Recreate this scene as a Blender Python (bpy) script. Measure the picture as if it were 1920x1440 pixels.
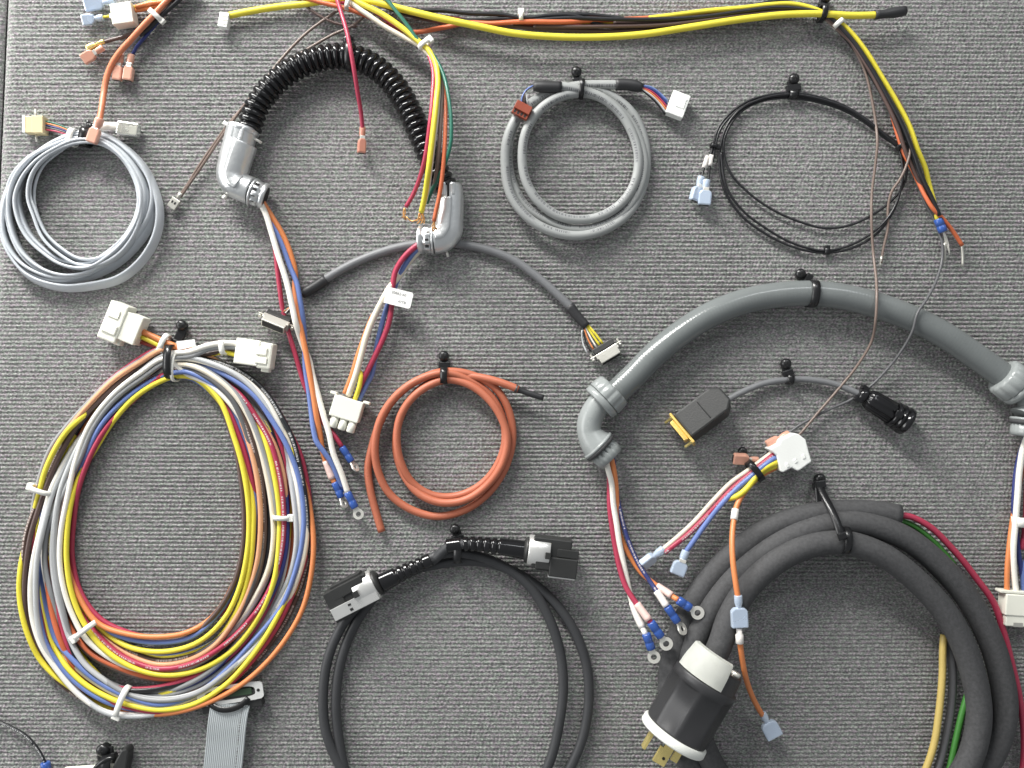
import bpy, bmesh, math, random
import numpy as np
from mathutils import Vector

random.seed(7); np.random.seed(7)
R = math.radians
scene = bpy.context.scene
for o in list(bpy.data.objects):
    bpy.data.objects.remove(o)

# ------------------------------------------------------------------ camera
S = 0.00036            # metres per photo pixel on the board plane
D = 1700.0             # camera distance in the same pixel unit
cam_d = bpy.data.cameras.new('camera'); cam = bpy.data.objects.new('camera', cam_d)
scene.collection.objects.link(cam)
cam.location = (0, -D*S, 0); cam.rotation_euler = (R(90), 0, 0)
cam_d.sensor_width = 36; cam_d.lens = 36*D/1920; cam_d.clip_start = 0.02; cam_d.clip_end = 50
scene.camera = cam

# ------------------------------------------------------------------ light: indoor, ceiling tubes above and to the left
w = bpy.data.worlds.new('World'); scene.world = w; w.use_nodes = True
bg = w.node_tree.nodes['Background']
bg.inputs[0].default_value = (0.93, 0.97, 1.0, 1); bg.inputs[1].default_value = 0.35
def area(name, loc, target, sx, sy, power, col):
    d = bpy.data.lights.new(name, 'AREA'); d.shape = 'RECTANGLE'; d.size = sx; d.size_y = sy
    d.energy = power; d.color = col
    o = bpy.data.objects.new(name, d); scene.collection.objects.link(o)
    o.location = loc
    o.rotation_euler = (Vector(target)-Vector(loc)).to_track_quat('-Z', 'Y').to_euler()
    return o
area('ceiling_tube_light', (-0.66, -0.50, 1.10), (-0.15, 0, 0), 1.1, 0.16, 43, (1.0, 0.985, 0.95))
area('far_ceiling_tube_light', (0.75, -1.5, 1.55), (0, 0, 0), 1.2, 0.2, 9, (0.95, 0.98, 1.0))
area('left_wall_light', (-1.7, -0.75, 0.15), (-0.1, 0, 0), 0.7, 1.3, 18, (1.0, 1.0, 0.99))
scene.view_settings.view_transform = 'Standard'; scene.view_settings.look = 'None'
scene.view_settings.gamma = 1; scene.view_settings.exposure = 0.0
scene.render.engine = 'CYCLES'

# ------------------------------------------------------------------ materials
def new_mat(name):
    m = bpy.data.materials.new(name); m.use_nodes = True
    nt = m.node_tree
    return m, nt, nt.nodes['Principled BSDF']
def mat(name, col, rough=0.4, metal=0.0, bump=0.15, bscale=900.0, var=0.10, sss=0.0, spec=0.5, prnt=None, trans=0.0, vscale=60, coat=0.0):
    m, nt, p = new_mat(name); N = nt.nodes; L = nt.links
    p.inputs['Roughness'].default_value = rough; p.inputs['Metallic'].default_value = metal
    p.inputs['Specular IOR Level'].default_value = spec
    p.inputs['Coat Weight'].default_value = coat
    if trans: p.inputs['Transmission Weight'].default_value = trans
    if sss:
        p.inputs['Subsurface Weight'].default_value = sss
        p.inputs['Subsurface Radius'].default_value = (1, 0.9, 0.75); p.inputs['Subsurface Scale'].default_value = 0.002
    tc = N.new('ShaderNodeTexCoord')
    n1 = N.new('ShaderNodeTexNoise'); n1.inputs['Scale'].default_value = vscale; n1.inputs['Detail'].default_value = 4
    L.new(tc.outputs['Object'], n1.inputs['Vector'])
    mx = N.new('ShaderNodeMix'); mx.data_type = 'RGBA'
    c = Vector(col)
    mx.inputs[6].default_value = (*[max(0, x*(1-var)) for x in c], 1); mx.inputs[7].default_value = (*[min(1, x*(1+var)+0.002) for x in c], 1)
    L.new(n1.outputs['Fac'], mx.inputs[0])
    out = mx.outputs[2]
    mr = N.new('ShaderNodeMapRange'); mr.inputs[3].default_value = rough*0.75; mr.inputs[4].default_value = min(1, rough*1.3)
    L.new(n1.outputs['Fac'], mr.inputs[0]); L.new(mr.outputs[0], p.inputs['Roughness'])
    if prnt:
        uv = N.new('ShaderNodeUVMap'); sp = N.new('ShaderNodeSeparateXYZ'); L.new(uv.outputs[0], sp.inputs[0])
        def math_(op, a, b=None):
            q = N.new('ShaderNodeMath'); q.operation = op
            for i, v in enumerate((a, b)):
                if v is None: continue
                if isinstance(v, (int, float)): q.inputs[i].default_value = v
                else: L.new(v, q.inputs[i])
            return q.outputs[0]
        v0 = math_('ABSOLUTE', math_('SUBTRACT', sp.outputs[1], prnt[1]))
        band = math_('LESS_THAN', v0, prnt[2])
        na = N.new('ShaderNodeTexNoise'); na.noise_dimensions = '1D'; na.inputs['Scale'].default_value = 0.5; L.new(sp.outputs[0], na.inputs['W'])
        nb = N.new('ShaderNodeTexNoise'); nb.noise_dimensions = '1D'; nb.inputs['Scale'].default_value = 0.022; L.new(sp.outputs[0], nb.inputs['W'])
        k = math_('MULTIPLY', math_('MULTIPLY', band, math_('GREATER_THAN', na.outputs[0], 0.5)), math_('GREATER_THAN', nb.outputs[0], 0.44))
        m2 = N.new('ShaderNodeMix'); m2.data_type = 'RGBA'; L.new(k, m2.inputs[0]); L.new(out, m2.inputs[6]); m2.inputs[7].default_value = (*prnt[0], 1)
        out = m2.outputs[2]
    L.new(out, p.inputs['Base Color'])
    if bump:
        n2 = N.new('ShaderNodeTexNoise'); n2.inputs['Scale'].default_value = bscale; n2.inputs['Detail'].default_value = 3
        L.new(tc.outputs['Object'], n2.inputs['Vector'])
        b = N.new('ShaderNodeBump'); b.inputs['Strength'].default_value = bump; b.inputs['Distance'].default_value = 0.0004
        L.new(n2.outputs['Fac'], b.inputs['Height']); L.new(b.outputs[0], p.inputs['Normal'])
    return m
WP = ((0.62, 0.56, 0.55), 0.5, 0.055)
M = {
 'yellow': mat('yellow_pvc', (0.74, 0.63, 0.05), 0.42),
 'orange': mat('orange_pvc', (0.66, 0.22, 0.075), 0.42),
 'redorange': mat('red_orange_pvc', (0.58, 0.14, 0.055), 0.42),
 'saltorange': mat('dusty_orange_pvc', (0.60, 0.20, 0.10), 0.42),
 'peach': mat('pale_orange_pvc', (0.66, 0.33, 0.18), 0.40),
 'terracotta': mat('terracotta_silicone', (0.44, 0.13, 0.07), 0.5, var=0.14),
 'crimson': mat('crimson_pvc', (0.38, 0.035, 0.075), 0.38),
 'crimson_print': mat('printed_crimson_pvc', (0.36, 0.03, 0.07), 0.38, prnt=WP),
 'darkred': mat('dark_red_pvc', (0.30, 0.04, 0.03), 0.4),
 'blue': mat('blue_pvc', (0.13, 0.19, 0.43), 0.36),
 'navy': mat('navy_pvc', (0.025, 0.035, 0.16), 0.36),
 'navy_print': mat('printed_navy_pvc', (0.03, 0.04, 0.15), 0.36, prnt=WP),
 'white': mat('white_pvc', (0.80, 0.77, 0.70), 0.38),
 'cream': mat('cream_pvc', (0.72, 0.65, 0.53), 0.38),
 'brown': mat('brown_pvc', (0.085, 0.052, 0.045), 0.38),
 'brown_print': mat('printed_brown_pvc', (0.085, 0.05, 0.04), 0.38, prnt=((0.5, 0.42, 0.38), 0.45, 0.07)),
 'lightbrown': mat('taupe_pvc', (0.17, 0.125, 0.105), 0.4),
 'grey': mat('grey_pvc', (0.27, 0.275, 0.28), 0.42),
 'grey_print': mat('printed_grey_pvc', (0.30, 0.31, 0.305), 0.48, prnt=((0.10, 0.10, 0.11), 0.42, 0.05)),
 'lightgrey': mat('light_grey_pvc', (0.46, 0.47, 0.475), 0.4),
 'darkgrey': mat('dark_grey_pvc', (0.10, 0.10, 0.105), 0.45),
 'black': mat('black_pvc', (0.012, 0.012, 0.014), 0.33),
 'black_print': mat('printed_black_pvc', (0.012, 0.013, 0.015), 0.33, prnt=((0.5, 0.5, 0.5), 0.5, 0.07)),
 'tealgreen': mat('green_pvc', (0.02, 0.14, 0.095), 0.35),
 'leafgreen': mat('leaf_green_rubber', (0.05, 0.20, 0.035), 0.45),
 'tan': mat('tan_rubber', (0.56, 0.42, 0.13), 0.45),
 'flatcable': mat('flat_grey_cable', (0.49, 0.515, 0.545), 0.24),
 'ribbon': mat('ribbon_cable_grey', (0.40, 0.43, 0.44), 0.5, prnt=((0.2, 0.2, 0.2), 0.18, 0.02)),
 'rubber': mat('heavy_black_rubber', (0.060, 0.060, 0.062), 0.7, bump=0.5, bscale=1700, var=0.55, spec=0.35, vscale=520),
 'blackcable': mat('matt_black_cable', (0.042, 0.043, 0.046), 0.5, spec=0.4),
 'shrink': mat('heat_shrink', (0.024, 0.024, 0.026), 0.5),
 'corrugated': mat('gloss_black_nylon', (0.007, 0.007, 0.008), 0.13, bump=0.05),
 'tie_black': mat('black_nylon_tie', (0.010, 0.010, 0.011), 0.28),
 'tie_white': mat('natural_nylon_tie', (0.78, 0.77, 0.72), 0.35),
 'nylon': mat('natural_nylon_housing', (0.79, 0.785, 0.69), 0.36, var=0.05),
 'nylon_white': mat('white_nylon_housing', (0.80, 0.81, 0.78), 0.36, var=0.05),
 'brownplug': mat('brown_connector', (0.26, 0.055, 0.028), 0.4),
 'pink': mat('salmon_nylon', (0.70, 0.36, 0.26), 0.3, trans=0.15),
 'pinkdark': mat('salmon_red_nylon', (0.58, 0.25, 0.18), 0.3, trans=0.15),
 'paleblue': mat('pale_blue_nylon', (0.52, 0.61, 0.74), 0.25, trans=0.3, var=0.10),
 'barrelblue': mat('blue_vinyl_sleeve', (0.03, 0.085, 0.32), 0.22, coat=0.3),
 'sleeve': mat('white_marker_sleeve', (0.76, 0.72, 0.68), 0.5),
 'sleevepink': mat('pink_marker_sleeve', (0.72, 0.52, 0.47), 0.5),
 'tin': mat('tinned_metal', (0.80, 0.78, 0.72), 0.30, metal=0.5, bump=0.1),
 'zinc': mat('die_cast_zinc', (0.72, 0.735, 0.74), 0.33, metal=0.85, bump=0.5, bscale=420, var=0.18),
 'alum': mat('satin_aluminium', (0.80, 0.795, 0.77), 0.28, metal=0.75, bump=0.08, var=0.08),
 'plate': mat('bright_plate', (0.78, 0.78, 0.76), 0.35, metal=0.35),
 'dullplate': mat('dull_nickel', (0.55, 0.54, 0.49), 0.38, metal=0.7),
 'gold': mat('gold_plate', (0.78, 0.54, 0.16), 0.25, metal=0.7),
 'brass': mat('brass', (0.78, 0.64, 0.25), 0.25, metal=0.7, var=0.15),
 'copper': mat('bare_copper', (0.66, 0.34, 0.12), 0.35, metal=0.7),
 'conduit': mat('grey_pvc_conduit', (0.155, 0.168, 0.167), 0.19, bump=0.05),
 'fitting': mat('grey_conduit_fitting', (0.265, 0.283, 0.28), 0.26, bump=0.1),
 'darkhole': mat('dark_recess', (0.006, 0.006, 0.006), 0.7),
 'hood': mat('black_backshell', (0.022, 0.0225, 0.022), 0.45, bump=0.3),
 'plugbody': mat('black_plug_nylon', (0.032, 0.032, 0.034), 0.36, bump=0.25, bscale=1600),
 'plugwhite': mat('white_plug_nylon', (0.78, 0.79, 0.74), 0.4, var=0.05),
 'paper': mat('white_label', (0.82, 0.81, 0.79), 0.6),
 'ink': mat('grey_ink', (0.10, 0.10, 0.10), 0.7),
 'clear': mat('clear_modular_plug', (0.80, 0.80, 0.74), 0.12, trans=0.75, bump=0),
 'beige': mat('beige_connector', (0.62, 0.52, 0.30), 0.35),
 'pcbgreen': mat('green_contact_face', (0.03, 0.06, 0.03), 0.5),
}

# ------------------------------------------------------------------ geometry helpers
def P(x, y, h=0.0):
    k = (D-h)/D
    return ((x-960)*k*S, -h*S, (720-y)*k*S)
OFF = {}
def link(o, parent):
    scene.collection.objects.link(o)
    if parent is not None: o.parent = parent
def root_of(o):
    while o.parent is not None: o = o.parent
    return o
def thing(name, label, cat, x, y, group=None):
    o = bpy.data.objects.new(name, None); scene.collection.objects.link(o)
    o.empty_display_size = 0.01
    o.location = P(x, y, 0); o['label'] = label; o['category'] = cat
    if group: o['group'] = group
    OFF[o.name] = Vector(o.location)
    return o
def finish(me, name, m, parent, smooth=True, label=None):
    if parent is not None:
        off = OFF[root_of(parent).name]
        n = len(me.vertices); a = np.empty(n*3, np.float32); me.vertices.foreach_get('co', a)
        a = a.reshape(-1, 3) - np.array(off, np.float32); me.vertices.foreach_set('co', a.ravel())
    me.materials.append(M[m] if isinstance(m, str) else m)
    me.update()
    o = bpy.data.objects.new(name, me); link(o, parent)
    if label: o['label'] = label
    return o

def pts_of(s, h0=8.0):
    if not isinstance(s, str): return [tuple(p) if len(p) > 2 else (p[0], p[1], h0) for p in s]
    out = []
    for tok in s.replace(';', ' ').split():
        v = [float(q) for q in tok.split(',')]
        if len(v) == 2: v.append(h0)
        out.append(tuple(v))
    return out
def spline(pts, step=6.0, closed=False):
    p = np.array([q[:3] for q in pts], float)
    if closed: p = np.vstack([p[-2:], p, p[:3]]) if False else np.vstack([p[-1:], p, p[:2]])
    n = len(p)
    if n == 2:
        d = np.linalg.norm(p[1]-p[0]); k = max(2, int(d/step)+1)
        return p[0]+(p[1]-p[0])*np.linspace(0, 1, k)[:, None]
    dt = np.maximum(np.linalg.norm(np.diff(p, axis=0), axis=1), 1e-3)
    sl = np.diff(p, axis=0)/dt[:, None]
    m = np.zeros_like(p)
    for i in range(1, n-1): m[i] = (sl[i]*dt[i-1]+sl[i-1]*dt[i])/(dt[i]+dt[i-1])
    m[0] = 1.5*sl[0]-0.5*m[1]; m[-1] = 1.5*sl[-1]-0.5*m[-2]
    out = []
    r = range(1, n-2) if closed else range(n-1)
    for i in r:
        k = max(2, int(dt[i]/step))
        t = np.linspace(0, 1, k, endpoint=False)[:, None]; d = dt[i]
        out.append((2*t**3-3*t**2+1)*p[i]+(t**3-2*t**2+t)*d*m[i]+(-2*t**3+3*t**2)*p[i+1]+(t**3-t**2)*d*m[i+1])
    q = np.vstack(out)
    if not closed: q = np.vstack([q, p[-1]])
    return q
def sweep(name, pts, sect, m, parent, h0=8.0, step=6.0, closed=False, rfun=None, roll=None, smooth=True, raw=False, label=None, wob=0.0):
    """sweep a cross-section (list of (across, out) px, starting facing the board) along a path"""
    q = np.array(pts, float) if raw else spline(pts_of(pts, h0), step, closed)
    if wob:
        ph = random.random()*10; u_ = np.cumsum(np.r_[0, np.linalg.norm(np.diff(q, axis=0), axis=1)])
        if not closed:
            e = np.minimum(1, np.minimum(u_, u_[-1]-u_)/40)
        else: e = 0
        q[:, 0] += wob*np.sin(u_/37+ph)*e; q[:, 1] += wob*np.sin(u_/29+ph*2)*e
    W = np.stack([(q[:, 0]-960)*((D-q[:, 2])/D), -q[:, 2], (720-q[:, 1])*((D-q[:, 2])/D)], 1)
    n = len(W)
    if closed: T = np.roll(W, -1, 0)-np.roll(W, 1, 0)
    else: T = np.gradient(W, axis=0)
    T /= np.maximum(np.linalg.norm(T, axis=1), 1e-6)[:, None]
    O = np.array([0, -1.0, 0])
    Nn = np.cross(T, O); Nn /= np.maximum(np.linalg.norm(Nn, axis=1), 1e-3)[:, None]
    B = np.cross(Nn, T)
    sect = np.array(sect, float); ns = len(sect)
    du = np.r_[0, np.linalg.norm(np.diff(W, axis=0), axis=1)]; u = np.cumsum(du)
    rs = np.ones(n) if rfun is None else np.array([rfun(x, u[-1]) for x in u])
    ro = np.zeros(n) if roll is None else np.interp(np.linspace(0, 1, n), np.linspace(0, 1, len(roll)), roll)*math.pi/180
    ca, sa = np.cos(ro), np.sin(ro)
    a = sect[None, :, 0]*rs[:, None]; b = sect[None, :, 1]*rs[:, None]
    aa = a*ca[:, None]-b*sa[:, None]; bb = a*sa[:, None]+b*ca[:, None]
    V = (W[:, None, :]+aa[:, :, None]*Nn[:, None, :]+bb[:, :, None]*B[:, None, :]).reshape(-1, 3)*S
    faces = []; uvs = []
    nr = n if closed else n-1
    utot = u[-1]+(np.linalg.norm(W[0]-W[-1]) if closed else 0)
    for i in range(nr):
        i2 = (i+1) % n; u1 = u[i]; u2 = u[i+1] if i+1 < n else utot
        for j in range(ns):
            j2 = (j+1) % ns
            faces.append((i*ns+j, i*ns+j2, i2*ns+j2, i2*ns+j))
            v1 = j/ns; v2 = (j+1)/ns
            uvs += [u1, v1, u1, v2, u2, v2, u2, v1]
    ncap = 0
    if not closed:
        faces.append(tuple(range(ns-1, -1, -1))); faces.append(tuple((n-1)*ns+j for j in range(ns))); ncap = 2
        uvs += [0, 0]*ns*2
    me = bpy.data.meshes.new(name); me.from_pydata(V.tolist(), [], faces)
    uvl = me.uv_layers.new(name='UVMap'); uvl.data.foreach_set('uv', np.array(uvs, np.float32))
    sm = np.ones(len(faces), bool)
    if ncap: sm[-2:] = False
    if not smooth: sm[:] = False
    me.polygons.foreach_set('use_smooth', sm)
    return finish(me, name, m, parent, label=label)
def circ(r, n=10, flat=1.0):
    # starts facing the board (v=0), passes the camera side at v=.5
    return [(r*math.sin(2*math.pi*j/n), -r*flat*math.cos(2*math.pi*j/n)) for j in range(n)]
def wire(parent, pts, r, m, name='wire', h0=8.0, closed=False, n=10, wob=0.0, step=6.0, label=None, rfun=None):
    return sweep(name, pts, circ(r*(0.9 if name == 'cable' else 0.87), n), m, parent, h0=h0, closed=closed, wob=wob, step=step, label=label, rfun=rfun)

def F(x, y, h=0.0, a=0.0, tilt=0.0, roll=0.0):
    """local frame in px: X along image angle a (y down), Z towards the viewer; tilt lifts +X, roll turns about X"""
    ca, sa = math.cos(R(a)), math.sin(R(a)); ct, st = math.cos(R(tilt)), math.sin(R(tilt)); cr, sr = math.cos(R(roll)), math.sin(R(roll))
    k = (D-h)/D*S; p0 = P(x, y, h)
    def f(v):
        lx, ly, lz = v
        ly, lz = ly*cr-lz*sr, ly*sr+lz*cr
        lx, lz = lx*ct-lz*st, lx*st+lz*ct
        ix, iy = lx*ca-ly*sa, lx*sa+ly*ca
        return Vector((p0[0]+ix*k, p0[1]-lz*k, p0[2]-iy*k))
    return f
class B:
    def __init__(s): s.bm = bmesh.new()
    def _add(s, t, fr, smooth=False):
        bmesh.ops.recalc_face_normals(t, faces=t.faces)
        vm = {}
        for v in t.verts: vm[v] = s.bm.verts.new(fr(v.co))
        for f in t.faces:
            try:
                nf = s.bm.faces.new([vm[v] for v in f.verts]); nf.smooth = smooth or f.smooth
            except ValueError: pass
        t.free(); return s
    def box(s, fr, x0, x1, y0, y1, z0, z1, bev=1.0, seg=2):
        t = bmesh.new(); bmesh.ops.create_cube(t, size=1)
        for v in t.verts: v.co = Vector(((x0+x1)/2+v.co.x*(x1-x0), (y0+y1)/2+v.co.y*(y1-y0), (z0+z1)/2+v.co.z*(z1-z0)))
        if bev: bmesh.ops.bevel(t, geom=list(t.edges), offset=bev, segments=seg, affect='EDGES', profile=0.5)
        return s._add(t, fr)
    def prism(s, fr, poly, z0, z1, bev=0.0, hole=None):
        t = bmesh.new()
        if hole is None:
            vb = [t.verts.new((x, y, z0)) for x, y in poly]; f = t.faces.new(vb)
            r = bmesh.ops.extrude_face_region(t, geom=[f])
            for v in [g for g in r['geom'] if isinstance(g, bmesh.types.BMVert)]: v.co.z = z1
            if bev: bmesh.ops.bevel(t, geom=list(t.edges), offset=bev, segments=2, affect='EDGES', profile=0.5)
        else:
            n = len(poly)
            r_ = [[t.verts.new((p[0], p[1], z)) for p in q] for z in (z0, z1) for q in (poly, hole)]
            for i in range(n):
                j = (i+1) % n
                t.faces.new((r_[0][i], r_[0][j], r_[2][j], r_[2][i])); t.faces.new((r_[1][j], r_[1][i], r_[3][i], r_[3][j]))
                t.faces.new((r_[2][i], r_[2][j], r_[3][j], r_[3][i])); t.faces.new((r_[0][j], r_[0][i], r_[1][i], r_[1][j]))
        return s._add(t, fr)
    def lathe(s, fr, prof, n=24, ax='x', lobes=None, smooth=True, ecc=1.0):
        """profile [(t, r)] about local X (or Z)"""
        t = bmesh.new(); rings = []
        for tt, r in prof:
            ring = []
            for j in range(n):
                th = 2*math.pi*j/n; rr = r*(lobes(th, tt) if lobes else 1)
                c, q = rr*math.cos(th), rr*math.sin(th)*ecc
                ring.append(t.verts.new((tt, c, q) if ax == 'x' else (c, q, tt)))
            rings.append(ring)
        for a, b in zip(rings, rings[1:]):
            for j in range(n):
                f = t.faces.new((a[j], a[(j+1) % n], b[(j+1) % n], b[j])); f.smooth = smooth
        t.faces.new(rings[0]); t.faces.new(rings[-1])
        return s._add(t, fr)
    def loop(s, fr, hy, hz, w_, th, y0=0, z0=0, n=28, p=2.6):
        """strap: superellipse ring in local YZ plane, w_ wide along X"""
        t = bmesh.new(); R4 = []
        for j in range(n):
            a = 2*math.pi*j/n; c, q = math.cos(a), math.sin(a)
            cy = math.copysign(abs(c)**(2/p), c); cz = math.copysign(abs(q)**(2/p), q)
            o_ = (y0+hy*cy, z0+hz*cz); i_ = (y0+(hy-th)*cy, z0+(hz-th)*cz)
            R4.append([t.verts.new((x, yy, zz)) for x, (yy, zz) in ((-w_/2, o_), (w_/2, o_), (w_/2, i_), (-w_/2, i_))])
        for j in range(n):
            a, b = R4[j], R4[(j+1) % n]
            for k in range(4):
                f = t.faces.new((a[k], a[(k+1) % 4], b[(k+1) % 4], b[k])); f.smooth = k in (0, 2)
        return s._add(t, fr)
    def build(s, name, m, parent, label=None):
        me = bpy.data.meshes.new(name); s.bm.to_mesh(me); s.bm.free()
        return finish(me, name, m, parent, label=label)

def tie(parent, x, y, h, ang, half, hh, m='tie_white', w_=9, th=2.2, head=1, hs=1.0, name='cable_tie'):
    """cable tie round wires that run along image angle ang; head=+1/-1 side, 0 none"""
    b = B(); fr = F(x, y, h, ang)
    b.loop(fr, half, hh, w_, th)
    if head: 
        y0 = head*half
        b.box(fr, -w_*0.75*hs, w_*0.75*hs, y0-6*hs, y0+6*hs, -2, 9*hs, 1.6)
    return b.build(name, m, parent)
def ringpoly(cx, cy, r, n=20): return [(cx+r*math.cos(2*math.pi*j/n), cy+r*math.sin(2*math.pi*j/n)) for j in range(n)]
def ring_terminal(parent, x0, y0, x1, y1, h, rr=12, roll=0, brl=7.5, hole=0.48):
    a = math.degrees(math.atan2(y1-y0, x1-x0)); L = math.hypot(x1-x0, y1-y0)
    bl = L-rr-3; fr = F(x0, y0, h, a)
    o = B().lathe(fr, [(-2, brl*0.86), (0, brl), (bl*0.45, brl*0.97), (bl*0.5, brl*0.86), (bl*0.55, brl*0.97), (bl*0.95, brl), (bl, brl*0.85)], 16).build('ring_terminal', 'barrelblue', parent)
    fr2 = F(x0, y0, h, a, roll=roll)
    b = B(); b.prism(fr2, ringpoly(L, 0, rr), -1.6, 1.6, hole=ringpoly(L, 0, rr*hole))
    b.prism(fr2, [(bl-2, -5), (L-rr*0.7, -6.5), (L-rr*0.7, 6.5), (bl-2, 5)], -1.5, 1.5)
    b.build('ring', 'tin', o)
    return o
def spade(parent, x, y, h, a, col='pink', s=1.0, bl=17, bw=6.0, body=26, w_=11, mouth=True, tilt=0, roll=0, th=6.5, label=None):
    """insulated push-on terminal; x,y is the wire entry, a the pointing direction"""
    fr = F(x, y, h, a, tilt, roll)
    b = B()
    if col in ('pink', 'pinkdark'): w_ *= 0.86; body *= 1.06
    b.lathe(fr, [(-2*s, bw*s*0.9), (0, bw*s), (bl*0.55*s, bw*s), (bl*0.9*s, bw*0.72*s), (bl*s+4*s, bw*0.72*s)], 14)
    x0 = bl*s; x1 = (bl+body)*s
    b.prism(fr, [(x0, -w_*0.62*s), (x0+6*s, -w_*s), (x1, -w_*s), (x1, w_*s), (x0+6*s, w_*s), (x0, w_*0.62*s)], -th*s, th*s, bev=2.6*s)
    o = b.build('push_on_terminal', col, parent, label=label)
    if mouth:
        B().box(fr, x1-3*s, x1+0.35, -w_*0.72*s, w_*0.72*s, -th*0.5*s, th*0.5*s, 0.0).build('mouth', 'darkhole', o)
        B().box(fr, x0-5*s, x0+1.5*s, -bw*0.8*s, bw*0.8*s, bw*0.2*s, bw*0.9*s, 0.8*s).build('crimp', 'tin', o)
    return o
def hanger(x, y, label, h=12, tiex=None, neck=None, r=10.0):
    """black screw-down mount with its strap; tiex=(x,y,h,ang,half,hh,w)"""
    t = thing('cable_hanger', label, 'hanger', x, y, 'black hangers screwed to the board')
    fr = F(x, y, 0)
    B().lathe(fr, [(1, r*0.75), (h-4, r*0.7), (h-3, r*0.98), (h, r), (h+3, r*0.9), (h+5.5, r*0.6), (h+6.3, r*0.15)], 20, ax='z').build('screw_head', 'tie_black', t)
    B().box(fr, -0.9, 0.9, -4.5, 4.5, h+4.2, h+7, 0.2).box(fr, -4.5, 4.5, -0.9, 0.9, h+4.2, h+7, 0.2).build('screw_recess', 'darkhole', t)
    if tiex:
        tx, ty, th_, ang, half, hh, w_ = tiex
        fr2 = F(tx, ty, th_, ang)
        b = B(); b.loop(fr2, half, hh, w_, 3.0); b.build('strap', 'tie_black', t)
        ca, sa = math.cos(R(ang)), math.sin(R(ang))
        ex, ey = tx+sa*half*0.94, ty-ca*half*0.94
        if neck: ex, ey = neck
        L = math.hypot(ex-x, ey-y); a = math.degrees(math.atan2(ey-y, ex-x))
        fr3 = F(x, y, h*0.6, a)
        b = B(); b.box(fr3, 0, L+3, -w_*0.62, w_*0.62, -3, 4, 1.5); b.box(fr3, max(4, L-11), L+2, -w_*0.85, w_*0.85, -4, 7, 1.8)
        b.build('mount', 'tie_black', t)
    return t
def textmesh(fr, body, size, x, y, z, name, m, parent):
    cu = bpy.data.curves.new('t', 'FONT'); cu.body = body; cu.size = size; cu.resolution_u = 2
    ob = bpy.data.objects.new('t', cu); scene.collection.objects.link(ob)
    dg = bpy.context.evaluated_depsgraph_get()
    me = bpy.data.meshes.new_from_object(ob.evaluated_get(dg))
    bpy.data.objects.remove(ob)
    for v in me.vertices: v.co = fr((x+v.co.x, y-v.co.y, z))
    me.name = name
    return finish(me, name, m, parent)

# ------------------------------------------------------------------ the board
def fabric_material():
    m, nt, p = new_mat('ribbed_heather_fabric'); N = nt.nodes; L = nt.links
    tc = N.new('ShaderNodeTexCoord')
    mp = N.new('ShaderNodeMapping'); mp.inputs['Scale'].default_value = (0.6, 1, 1.0); L.new(tc.outputs['Object'], mp.inputs[0])
    n1 = N.new('ShaderNodeTexNoise'); n1.inputs['Scale'].default_value = 1050; n1.inputs['Detail'].default_value = 2; L.new(mp.outputs[0], n1.inputs['Vector'])
    r1 = N.new('ShaderNodeValToRGB'); e = r1.color_ramp.elements
    e[0].position = 0.28; e[0].color = (0.105, 0.105, 0.106, 1); e[1].position = 0.72; e[1].color = (0.395, 0.394, 0.378, 1)
    x = e.new(0.5); x.color = (0.22, 0.22, 0.213, 1)
    L.new(n1.outputs['Fac'], r1.inputs[0])
    n2 = N.new('ShaderNodeTexNoise'); n2.inputs['Scale'].default_value = 520; n2.inputs['Detail'].default_value = 2; L.new(mp.outputs[0], n2.inputs['Vector'])
    hs = N.new('ShaderNodeMix'); hs.data_type = 'RGBA'; hs.blend_type = 'MULTIPLY'; hs.inputs[0].default_value = 1
    r2 = N.new('ShaderNodeValToRGB'); e = r2.color_ramp.elements
    e[0].position = 0.36; e[0].color = (1.09, 0.94, 1.08, 1); e[1].position = 0.64; e[1].color = (0.93, 1.05, 0.95, 1)
    x = e.new(0.5); x.color = (1, 1, 1, 1)
    L.new(n2.outputs['Color'], r2.inputs[0]); L.new(r1.outputs[0], hs.inputs[6]); L.new(r2.outputs[0], hs.inputs[7])
    n4 = N.new('ShaderNodeTexNoise'); n4.inputs['Scale'].default_value = 9; n4.inputs['Detail'].default_value = 3; L.new(tc.outputs['Object'], n4.inputs['Vector'])
    mr = N.new('ShaderNodeMapRange'); mr.inputs[3].default_value = 0.9; mr.inputs[4].default_value = 1.1; L.new(n4.outputs['Fac'], mr.inputs[0])
    h2 = N.new('ShaderNodeMix'); h2.data_type = 'RGBA'; h2.blend_type = 'MULTIPLY'; h2.inputs[0].default_value = 1
    L.new(hs.outputs[2], h2.inputs[6]); L.new(mr.outputs[0], h2.inputs[7])
    L.new(h2.outputs[2], p.inputs['Base Color'])
    p.inputs['Roughness'].default_value = 0.9; p.inputs['Specular IOR Level'].default_value = 0.15
    p.inputs['Sheen Weight'].default_value = 0.15
    n3 = N.new('ShaderNodeTexNoise'); n3.inputs['Scale'].default_value = 1500; n3.inputs['Detail'].default_value = 2; L.new(mp.outputs[0], n3.inputs['Vector'])
    b = N.new('ShaderNodeBump'); b.inputs['Strength'].default_value = 0.5; b.inputs['Distance'].default_value = 0.0006
    L.new(n3.outputs['Fac'], b.inputs['Height']); L.new(b.outputs[0], p.inputs['Normal'])
    return m
FABRIC = fabric_material()
PITCH = 7.6
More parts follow.
